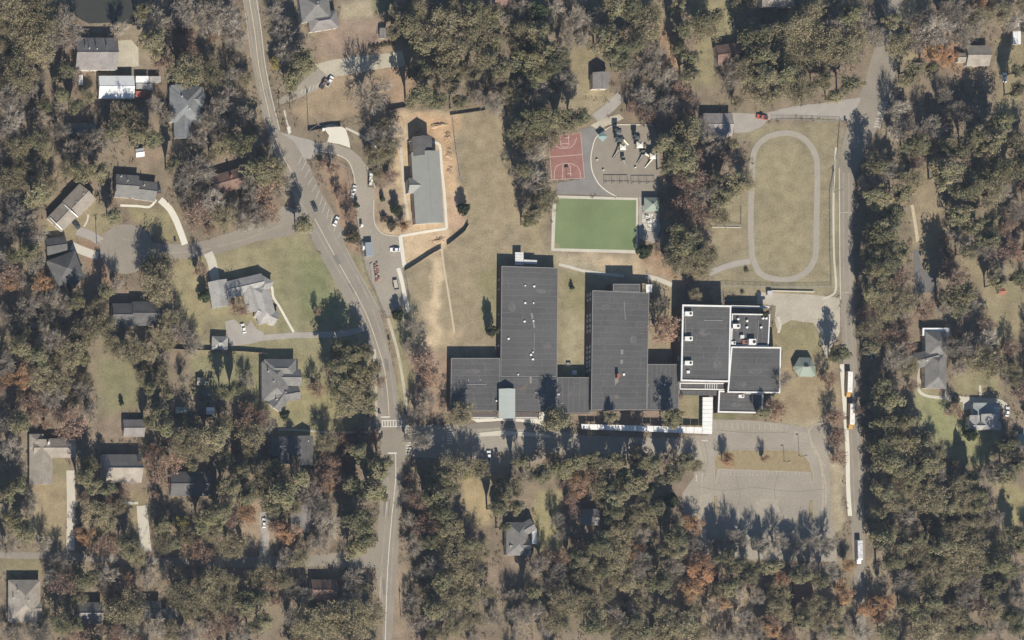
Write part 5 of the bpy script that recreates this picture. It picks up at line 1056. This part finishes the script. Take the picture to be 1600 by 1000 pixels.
TXT = """
O20,20,24 O55,15,25 O60,50,26 O30,45,20 B100,50,26 B75,65,22 O62,80,22 D22,82,12 P100,112,18 O30,115,24 B8,150,20 B42,142,18 O32,128,18 B185,46,12 P222,18,16 B242,30,18 B262,42,20 P240,66,20 R287,68,14 B290,20,22 B320,30,24 B350,30,22 B368,62,20 P292,108,28 O330,115,22 B362,120,16 B352,155,22 B376,180,20 B336,172,18 B350,205,22 B325,190,16 O350,228,18 P376,226,20 B310,217,14 O195,180,19 P178,206,17 P214,212,16 P240,217,15 B160,217,20 B132,228,20 P60,216,18 O30,232,18 B20,192,20 B52,190,20 B118,118,10 O137,152,11 B110,237,18 B92,205,16 B262,182,14 B240,165,12 P98,148,14 P118,165,13 P70,165,13
B430,20,14 B442,48,20 B462,62,18 B446,84,17 Y432,97,11 P472,98,20 P455,124,17 B458,150,6 P616,50,13 P642,38,20 P660,72,20 P654,112,20 O690,40,26 O702,80,26 P737,20,20 P766,24,22 O750,56,22 P772,62,18 P655,148,20 O692,128,22 P682,155,20 O730,112,13 P762,92,18 P790,104,16 B770,160,18 B745,152,12 O792,150,18 B577,150,27 B592,216,18 B612,214,20 O600,232,17 P720,160,14 O650,18,16 B625,12,12 P720,70,15
D835,20,20 B815,15,15 P842,52,18 P872,85,18 O820,55,22 P850,78,22 P826,96,18 P862,104,22 P836,122,18 B882,130,18 B842,142,18 B818,135,16 P946,60,22 P962,78,18 P986,70,20 B900,30,18 B930,34,18 P960,10,22 P986,12,18 O1002,45,26 O1016,22,18 P1060,10,14 P1066,45,13 P1062,76,13 O1100,42,22 P1112,26,18 P1080,92,16 P1082,117,13 B1016,86,18 B1016,112,17 B1042,126,18 P970,97,15 B982,112,14 P1180,55,24 P1182,86,24 O1166,112,20 B1148,100,14 B1140,126,16 P1192,120,18 O1192,148,18 B1040,166,20 R1052,182,17 B1012,166,14 P835,186,22 P862,186,20 P890,192,20 P906,184,16 O820,216,20 O850,216,20 P812,198,16 B832,240,18 P1040,222,16 P1070,206,22 P1062,240,20 B1092,198,16 B1112,226,17 P1146,226,9
O1216,60,24 P1206,90,22 O1240,50,24 O1262,30,24 O1250,82,24 O1282,72,24 B1302,50,20 P1330,20,18 B1346,42,20 P1394,32,15 O1312,82,22 O1332,62,18 B1366,62,20 B1340,86,13 O1402,72,20 P1285,125,13 P1330,132,18 P1305,150,11 O1240,140,18 P1226,112,20 P1212,146,14 B1440,30,22 B1430,62,20 B1462,50,22 B1482,20,22 B1510,40,22 A1528,4,12 A1482,86,14 A1464,80,13 B1502,64,14 O1522,30,18 O1562,20,20 B1580,35,16 P1432,104,14 P1422,122,15 B1402,172,16 B1402,202,18 P1432,226,18 B1452,202,18 B1490,172,16 B1512,182,16 R1476,196,14 P1560,192,20 P1548,216,20 O1590,226,20 P1480,222,17 P1502,230,20 P1522,214,17 P1592,140,13 P1596,108,12
O20,280,22 O50,270,20 P60,302,20 P130,270,20 O108,264,16 P156,270,15 B15,302,18 B30,340,22 B46,370,20 B20,362,18 B10,400,16 P45,396,18 P20,402,15 B55,412,16 R15,432,18 A16,444,12 A70,440,16 B76,466,20 B40,482,20 B20,500,18 B100,480,18 O150,482,16 P120,472,14 P176,336,15 O246,416,22 O246,442,22 O250,466,16 B182,446,11 P165,456,12 B290,276,20 B312,266,20 P270,256,13 B290,312,14 R305,332,20 B330,312,20 B360,332,16 B390,318,15 O350,342,16 B396,332,18 B380,346,17 R312,421,11 D320,463,9 R372,480,16 B396,290,18
P405,266,24 O426,272,20 B440,290,17 R410,302,20 R420,332,18 B405,342,16 P474,351,17 R505,255,9 R520,263,10 R530,306,10 R548,336,12 S551,370,12 D557,321,5 D725,326,11 D620,328,9 S612,353,8 A632,352,9 S600,342,6 R610,276,13 O586,246,12 D598,311,5 R495,487,7 P560,580,18 P584,576,12 P548,556,20 P526,574,19 P568,552,15 P534,545,17 D622,492,9
B816,270,18 P820,264,15 B836,286,22 O846,310,21 B826,302,17 P826,346,11 P833,330,12 P1070,256,23 P1046,256,15 R1080,282,21 B1100,300,20 R1066,322,21 P1150,290,21 P1130,306,17 O1166,284,14 P1120,282,14 R1090,332,19 O1120,336,16 P1056,360,15 P1076,370,21 P1060,386,19 P1090,390,17 D1008,392,13 C771,517,9 C1181,505,6 O1058,408,21 O1084,412,20 O1102,400,17 O1098,422,14 B1050,402,15 D894,449,4 B1028,478,13 R1037,516,22 S1166,422,3.5 S1160,457,3
P1366,260,17 B1386,270,16 P1356,302,16 P1376,312,17 P1366,366,23 P1390,356,20 O1380,382,17 P1400,332,18 P1412,302,16 O1430,282,14 P1406,392,16 P1356,396,14 P1480,270,23 P1510,292,21 P1500,332,18 O1540,300,23 P1560,266,21 P1590,262,19 B1566,300,14 B1586,330,17 P1546,346,16 P1520,352,15 P1546,372,15 B1500,372,16 P1516,392,14 R1580,386,17 R1560,402,15 B1540,396,14 R1476,376,8 P1590,432,14 B1556,426,15 P1562,442,12 P1360,422,17 P1386,416,19 R1402,432,15 P1350,456,14 O1370,462,19 O1390,452,15 O1410,472,17 R1352,490,15 B1402,490,17 P1498,463,25 P1312,553,17 R1293,592,11
O30,522,18 B60,522,20 B90,532,19 O130,522,22 O160,512,20 O110,552,21 P30,542,19 P60,556,19 B6,572,17 A10,592,14 A30,592,15 O66,592,21 O90,602,19 B80,622,17 P122,546,15 P131,562,12 O176,542,14 O200,550,20 O230,552,16 B256,562,12 B126,612,14 R110,662,21 B140,642,14 R52,652,14 P30,662,21 B10,662,15 P256,668,17 P248,642,15 P232,660,12 O290,692,21 O312,702,20 P335,682,22 O350,662,14 P356,612,15 P372,606,12 B386,592,12 R386,642,14 A396,646,11 O390,682,19 R270,722,16 R246,706,9 R250,742,16 P302,726,12 P380,732,15 B300,542,17 B280,522,19 O250,522,14 B286,592,9 P140,726,16 P130,746,15 B20,702,19 B30,732,15 D190,630,4
O562,596,22 P536,602,19 P576,622,14 R495,606,13 O546,632,19 P576,638,11 R595,597,9 R516,582,12 D445,648,8 P576,722,19 P592,736,21 P560,706,15 P602,722,12 R576,686,13 O430,742,19 O410,736,18 P470,746,15 R506,746,14 R410,652,12 B416,664,12 B645,512,14 B640,542,12 R670,592,17 R660,562,19 B665,622,15 O716,646,17 R722,636,14 B655,642,13 B640,682,13 B660,692,15 O702,736,21 O722,730,19 Y729,739,12 O746,731,16 P690,746,17
P872,657,21 P955,652,11 P1052,652,15 R1063,619,4.5 P816,722,14 B822,742,14 P846,742,15 R866,717,12 P876,732,19 P902,722,15 O940,732,20 P962,722,15 R916,742,15 A906,749,14 P1002,716,14 R998,707,14 R1046,712,12 P1070,722,16 P1050,742,17 O1086,728,12 P980,746,15 B842,708,10 A1137,718,11 R1197,716,7 P1192,642,12 B1206,588,13 R1214,638,14 P1020,725,14 P925,715,12
R1206,642,17 R1306,652,13 R1306,684,15 R1310,714,13 R1340,641,7 P1346,542,14 O1360,512,16 R1386,522,19 B1396,562,21 R1410,542,17 P1350,602,14 B1366,592,13 P1380,626,20 P1360,622,17 B1396,596,13 O1420,572,14 R1426,602,9 P1356,662,17 B1380,652,15 P1420,656,14 B1350,632,11 P1370,692,19 P1396,692,17 O1402,672,15 P1352,722,17 P1380,722,20 O1410,702,20 P1410,732,17 P1440,692,19 P1450,722,20 P1430,742,16 B1460,746,15 O1466,704,13 B1510,542,22 O1530,562,22 B1540,532,17 O1550,572,20 B1490,542,16 B1502,572,17 R1580,542,13 B1575,592,9 R1490,642,12 S1494,626,8 D1517,679,12 P1576,692,17 B1560,702,13 B1590,706,13 P1590,722,19 P1570,742,19 B1556,732,14 P1522,746,12 B1540,746,13
P10,772,15 P26,762,17 B40,782,17 P20,812,19 P40,832,17 B10,852,15 B66,852,15 B46,797,13 P146,757,16 P170,762,14 R190,772,12 O150,802,21 O166,817,15 A130,837,14 A177,839,9 R156,852,15 P206,857,21 O212,872,14 P195,845,11 P256,822,14 Y282,818,11 O256,847,17 P276,847,12 R300,852,15 R316,867,15 P320,812,21 P346,802,19 P360,762,21 P386,772,18 O330,832,15 O360,852,20 R360,812,13 A386,802,17 B380,842,14 P135,903,20 B90,882,17 B80,902,14 R96,912,19 B100,932,15 O120,932,14 B166,902,17 R200,907,12 B230,902,17 B260,892,14 O280,932,22 O320,922,22 O340,942,20 O300,952,17 O196,950,27 O340,902,14 P386,947,17 P386,928,13 P396,982,14 B70,986,17 P96,972,17 P116,977,13 R120,991,16 R150,987,14 B200,987,15 B240,982,18 O266,987,14 B290,991,18 B316,977,14 R330,987,13 B376,990,15 B20,992,15 B50,987,14
O416,767,19 P440,772,22 P426,792,16 O456,792,15 B480,772,19 R490,762,14 A513,760,11 A447,832,18 R430,822,11 B500,792,20 B510,822,20 B500,842,17 P550,757,16 P576,767,20 P592,772,17 P566,812,24 P570,842,22 P556,857,19 B486,852,15 O466,872,15 B450,872,13 B466,907,9 O440,907,15 R430,940,11 R426,912,12 O406,902,17 P406,932,15 B550,902,15 B546,927,18 B476,932,12 O480,972,25 O520,962,25 O550,962,24 O582,962,17 O500,991,22 O546,991,22 B456,962,15 P412,972,14 B640,772,12 R650,782,14 R656,822,15 B646,852,15 P680,772,19 P700,767,17 P690,802,20 P706,822,17 P670,847,15 O690,857,15 O710,862,22 O740,862,18 P736,850,12 P780,792,15 P786,772,15 B680,882,17 B660,892,14 P690,907,17 O670,927,15 O692,937,22 O720,902,19 P680,952,20 O730,932,19 B702,962,15 O712,977,15 B645,942,12 B650,972,14 B746,937,14 O740,962,17 P790,822,9 B770,962,13 B640,812,12
P806,792,12 O806,762,15 R896,757,14 A905,766,14 P950,762,19 P986,757,20 P1010,772,15 P960,777,16 O936,762,15 R896,797,8 B870,812,12 B880,832,14 R900,847,13 P960,802,15 O1000,802,19 P1026,792,15 D1050,782,14 O1036,802,12 B1000,837,15 P936,852,19 O966,842,20 A986,862,16 O960,872,20 P1030,862,14 P1056,842,20 A1083,819,16 B1076,852,15 P1060,862,13 B1050,882,17 R850,872,14 B840,882,15 B870,892,14 P906,872,15 P920,882,14 O926,902,19 P940,892,14 B1000,882,18 B996,897,13 O976,912,15 P1030,912,19 B1050,897,13 A1090,902,20 A1080,922,18 A1100,887,17 R1086,872,12 O1130,922,14 B1110,872,14 B860,912,17 O880,922,14 P836,922,14 O880,942,19 O900,942,20 O926,952,20 B816,932,13 B820,962,20 B840,952,14 B850,982,15 O870,972,20 B806,962,13 P930,977,17 B960,962,18 B986,952,15 O1000,942,14 B970,974,13 P990,972,13 O990,991,20 P1010,987,14 O1060,976,22 O1076,991,18 O1045,987,13 B1110,952,13 A1130,942,12 B1150,932,13 P1140,917,14 R1166,902,14 B1160,962,14 B1180,932,14 B1126,995,13 B1176,987,14 A1196,977,13 B1146,987,13 P1150,884,14 P1180,888,14 P1134,872,12 P1206,884,14 P1166,902,14
B1118,852,13 B1150,846,16 B1186,852,14 B1216,848,14 B1244,852,14 B1270,846,13 B1294,852,13 B1240,897,14 P1252,900,15 B1266,892,16 P1282,907,15 B1292,892,15 A1328,883,11 A1314,916,12 A1322,932,12 A1366,946,15 A1386,942,14 A1376,962,14 A1352,952,12 O1216,922,15 A1220,907,12 O1250,962,15 O1270,947,15 P1256,972,13 R1206,970,12 A1212,987,12 B1290,987,13 O1302,962,14 B1320,972,13 P1310,991,13 B1346,987,13 P1376,767,17 B1366,797,12 P1356,802,12 O1400,787,15 P1390,770,13 B1410,807,18 P1380,842,17 O1402,837,15 P1412,852,14 O1380,830,13 O1430,862,15 P1396,877,17 P1440,842,15 O1450,782,25 A1466,777,14 O1420,762,15 P1480,792,17 O1500,762,22 O1480,832,20 O1502,832,22 O1490,862,22 P1470,852,15 O1520,862,22 O1530,822,18 P1526,792,14 B1550,807,14 P1530,772,14 O1480,892,20 O1512,897,16 B1410,907,17 B1422,922,14 B1510,922,18 P1560,882,17 P1576,892,15 B1550,892,14 P1546,922,15 P1562,912,14 B1590,892,14 B1500,942,14 R1506,937,13 P1456,942,17 P1420,947,14 P1440,962,14 P1390,987,17 O1440,987,22 O1470,982,16 O1490,962,16 R1530,952,15 O1550,952,16 P1526,982,14 P1580,962,15 B1586,932,14 P1590,982,14 B1556,982,14 O1460,917,15 P1596,852,13 O1560,852,13 P1586,832,13
"""
TREES = []
for tok in TXT.split():
    k = tok[0]; x, y, r = tok[1:].split(','); TREES.append([k, float(x), float(y), float(r)])
for t_ in TREES:                                   # the road on the east side stays open
    e_ = 1336 if 200 < t_[2] < 560 else 1351
    if 1333 < t_[1] < 1400 and 225 < t_[2] < 840 and t_[3] > 8:
        zc_ = 5+1.8*t_[3]*S if t_[0] == 'P' else 2.5+1.2*t_[3]*S
        t_[1] = max(t_[1], e_+.47*zc_/S+.45*t_[3])
S_ROW = [('S', 578+i*6.2, 73-i*.9, 3.4) for i in range(7)]
for s in S_ROW: TREES.append(list(s))
def dims(k, r):
    m = r*S*(1.1 if k == 'P' else 1.04)*random.uniform(.9, 1.12); j = random.uniform(.85, 1.15)
    if k == 'P': h = (6.5+2.5*m)*j; ch = max(1.25*m, 2.2); zc = h-ch*.95
    elif k in 'OAY': h = (3.2+1.75*m)*j; ch = .8*m+.6; zc = h-ch*.9
    elif k in 'BR': h = (3.0+1.75*m)*j; ch = .72*m+1.0; zc = h-ch
    elif k == 'C': h = 5.2*m; ch = 2.5*m; zc = 2.7*m
    elif k == 'D': h = 2.7*m; ch = 1.28*m; zc = 1.32*m
    else: h = 1.5*m; ch = .8*m; zc = .72*m
    return m, h, ch, zc
def base_px(x, y, zc):
    X, Y = G(x, y, zc); return X, Y, X/S+800, 500-Y/S
# infill: gaps in the woods get smaller trees of the kinds standing round them
pt = np.array([(t[1], t[2], t[3]) for t in TREES]); kd = [t[0] for t in TREES]
clr = [z[0] for z in ZONES if z[4]]+CLEAR
cand = [(x+random.uniform(-7, 7), y+random.uniform(-7, 7)) for x in range(-8, 1616, 15) for y in range(0, 1030, 15)]
random.shuffle(cand); ca = np.array(cand); bad = np.zeros(len(ca), bool)
for P in clr: bad |= inpoly(ca[:, 0], ca[:, 1], P) | (edist(ca[:, 0], ca[:, 1], P) < 5)
for P in CLEAR: bad |= edist(ca[:, 0], ca[:, 1], P) < 13
for P in FOOT: bad |= inpoly(ca[:, 0], ca[:, 1], P) | (edist(ca[:, 0], ca[:, 1], P) < 15)
cnt = {k: kd.count(k) for k in 'POBRADYSC'}
for (x, y), b in zip(cand, bad):
    if b: continue
    A_t = np.array([(t[1], t[2], t[3]) for t in TREES]); dd = np.hypot(A_t[:, 0]-x, A_t[:, 1]-y)
    if (dd < A_t[:, 2]*.74+5).any(): continue
    near = [TREES[i][0] for i in np.argsort(dd)[:4] if TREES[i][0] in 'POBR'] or ['B']
    k = random.choice(near+['B'])
    if cnt[k] >= 296: continue
    cnt[k] += 1; TREES.append([k, x, y, random.choice([7.5, 9, 10.5, 12, 14])])
print('TREECOUNT', cnt)
DESC = dict(P=('pine_tree', 'pine', ['tall green pine', 'slim green pine', 'broad-crowned green pine'], 'pines'), O=('broadleaf_tree', 'tree', ['olive-leaved tree', 'small olive-leaved tree', 'broad olive-leaved tree'], 'olive-leaved trees'),
            B=('bare_tree', 'tree', ['leafless grey tree', 'small leafless grey tree', 'wide leafless grey tree'], 'leafless trees'), R=('russet_tree', 'tree', ['russet-brown tree', 'small russet-brown tree', 'wide russet-brown tree'], 'russet trees'),
            A=('autumn_tree', 'tree', ['orange autumn tree', 'small orange autumn tree', 'broad orange autumn tree'], 'orange autumn trees'), D=('evergreen_tree', 'tree', ['dark dense evergreen', 'small dark evergreen', 'large dark evergreen'], 'dark evergreens'),
            C=('conifer_tree', 'conifer', ['slender dark conifer']*3, 'slender conifers'), Y=('yellow_tree', 'tree', ['yellow-leaved tree']*3, 'yellow trees'), S=('shrub', 'shrub', ['rounded shrub', 'tiny rounded shrub', 'large shrub'], 'shrubs'))
ORD = ['nearest', 'second', 'third', 'fourth', 'fifth', 'sixth', 'seventh', 'eighth', 'ninth', 'tenth', 'eleventh', 'twelfth', 'thirteenth', 'fourteenth', 'fifteenth', 'sixteenth', 'seventeenth', 'eighteenth', 'nineteenth', 'twentieth']
DIRS = ['east', 'northeast', 'north', 'northwest', 'west', 'southwest', 'south', 'southeast']
groups = {}
for i, (k, x, y, r) in enumerate(TREES):
    j = min(range(len(LAND)), key=lambda q: math.hypot(LAND[q][1]-x, LAND[q][2]-y)); L = LAND[j]
    d = DIRS[int(round(math.atan2(L[2]-y, x-L[1])/(math.pi/4))) % 8]; sz = 1 if r < (10 if k != 'D' else 7) else 2 if r > 20 else 0
    groups.setdefault((k, sz, j, d), []).append((math.hypot(L[1]-x, L[2]-y), i))
LAB = {}
for (k, sz, j, d), mem in groups.items():
    mem.sort()
    for o, (_, i) in enumerate(mem):
        LAB[i] = f"{DESC[k][2][sz]} {d} of {LAND[j][0]}" if len(mem) == 1 else f"{DESC[k][2][sz]}, {ORD[min(o, 19)]} {d} of {LAND[j][0]}"
for i, (k, x, y, r) in enumerate(TREES):
    m, h, ch, zc = dims(k, r); X, Y, bx, by = base_px(x, y, zc)
    for P in FOOT:                                     # trunks stand outside walls: walk a trapped one out
        if inpoly(np.array([bx]), np.array([by]), P)[0]:
            q = np.array(P); cxy = q.mean(0); v = np.array([bx, by])-cxy
            for _ in range(60):
                bx += v[0]*.03+.2*np.sign(v[0]); by += v[1]*.03+.2*np.sign(v[1])
                if not inpoly(np.array([bx]), np.array([by]), P)[0]: break
            X, Y = (bx-800)*S, (500-by)*S
    nm, cat, _, grp = DESC[k]
    t = thing(nm, LAB[i], cat, (X, Y, 0), random.uniform(0, 6.28), grp)
    cr = CR[k][random.randrange(len(CR[k]))]; f = random.uniform(.93, 1.07)
    share('crown', cr, t, (0, 0, zc), 0, (m*f*1.02, m/f*1.02, ch))
    tk = TK['g' if k in 'B' else 'b'][i % 3]; tr = (.1+.016*h) if k not in 'SD' else .07+.01*h
    share('trunk', tk, t, (0, 0, 0), 0, (tr, tr, (zc+ch*.3) if k not in 'BR' else max(zc-ch*.5, 1.0)))
# low brush under the trees: nobody could count it
rg = np.random.default_rng(77); BX = rg.uniform(-10, 1610, 26000); BY = rg.uniform(-10, 1010, 26000); bad = np.zeros(len(BX), bool)
for P in clr: bad |= inpoly(BX, BY, P)
for P in FOOT: bad |= inpoly(BX, BY, P)
keep = ~bad & (vnoise(BX, BY, 30, 41) > .42); BX, BY = BX[keep], BY[keep]; nb = len(BX)
cen = np.repeat(np.stack([(BX-800)*S, (500-BY)*S, np.full(nb, .45)], 1), 7, 0)+rg.normal(size=(nb*7, 3))*np.array([.5, .5, .2])
cen[:, 2] = np.clip(cen[:, 2], .15, 1.4)
P_, F_ = leaves(cen, unitv(rg.normal(size=cen.shape)*.6+np.array([0, 0, .9])), .55, rg)
T_ = np.repeat(np.repeat(rg.uniform(.7, 1.25, (nb, 1))*np.array([1, 1, 1])+rg.normal(size=(nb, 3))*.06, 7, 0), 4, 0)
P_[:, 2] = np.maximum(P_[:, 2], .02)
ug = bpy.data.objects.new('undergrowth', npmesh('undergrowth', P_, F_, leafmat('brush', (.17,.135,.09), (.17,.135,.09), objvar=0), T_, 'tint')); C.objects.link(ug); tag(ug, 'low brown brush and leaf litter under the trees', 'undergrowth', kind='stuff')

# ---------------------------------------------------------------- air between the aircraft and the ground
hz = MB().box(0, 0, -1.0, 8600, 8600, 1401.0).build('haze', bpy.data.materials.new('haze_air')); tag(hz, 'thin pale air haze over the whole scene', 'haze', kind='stuff')
hm = hz.data.materials[0]; hm.use_nodes = True; hn = hm.node_tree; hn.nodes.remove(hn.nodes['Principled BSDF'])
pv = hn.nodes.new('ShaderNodeVolumePrincipled'); pv.inputs['Color'].default_value = (.58, .76, 1.0, 1); pv.inputs['Density'].default_value = 3.9e-5; pv.inputs['Anisotropy'].default_value = .2
hn.links.new(pv.outputs[0], hn.nodes['Material Output'].inputs['Volume'])
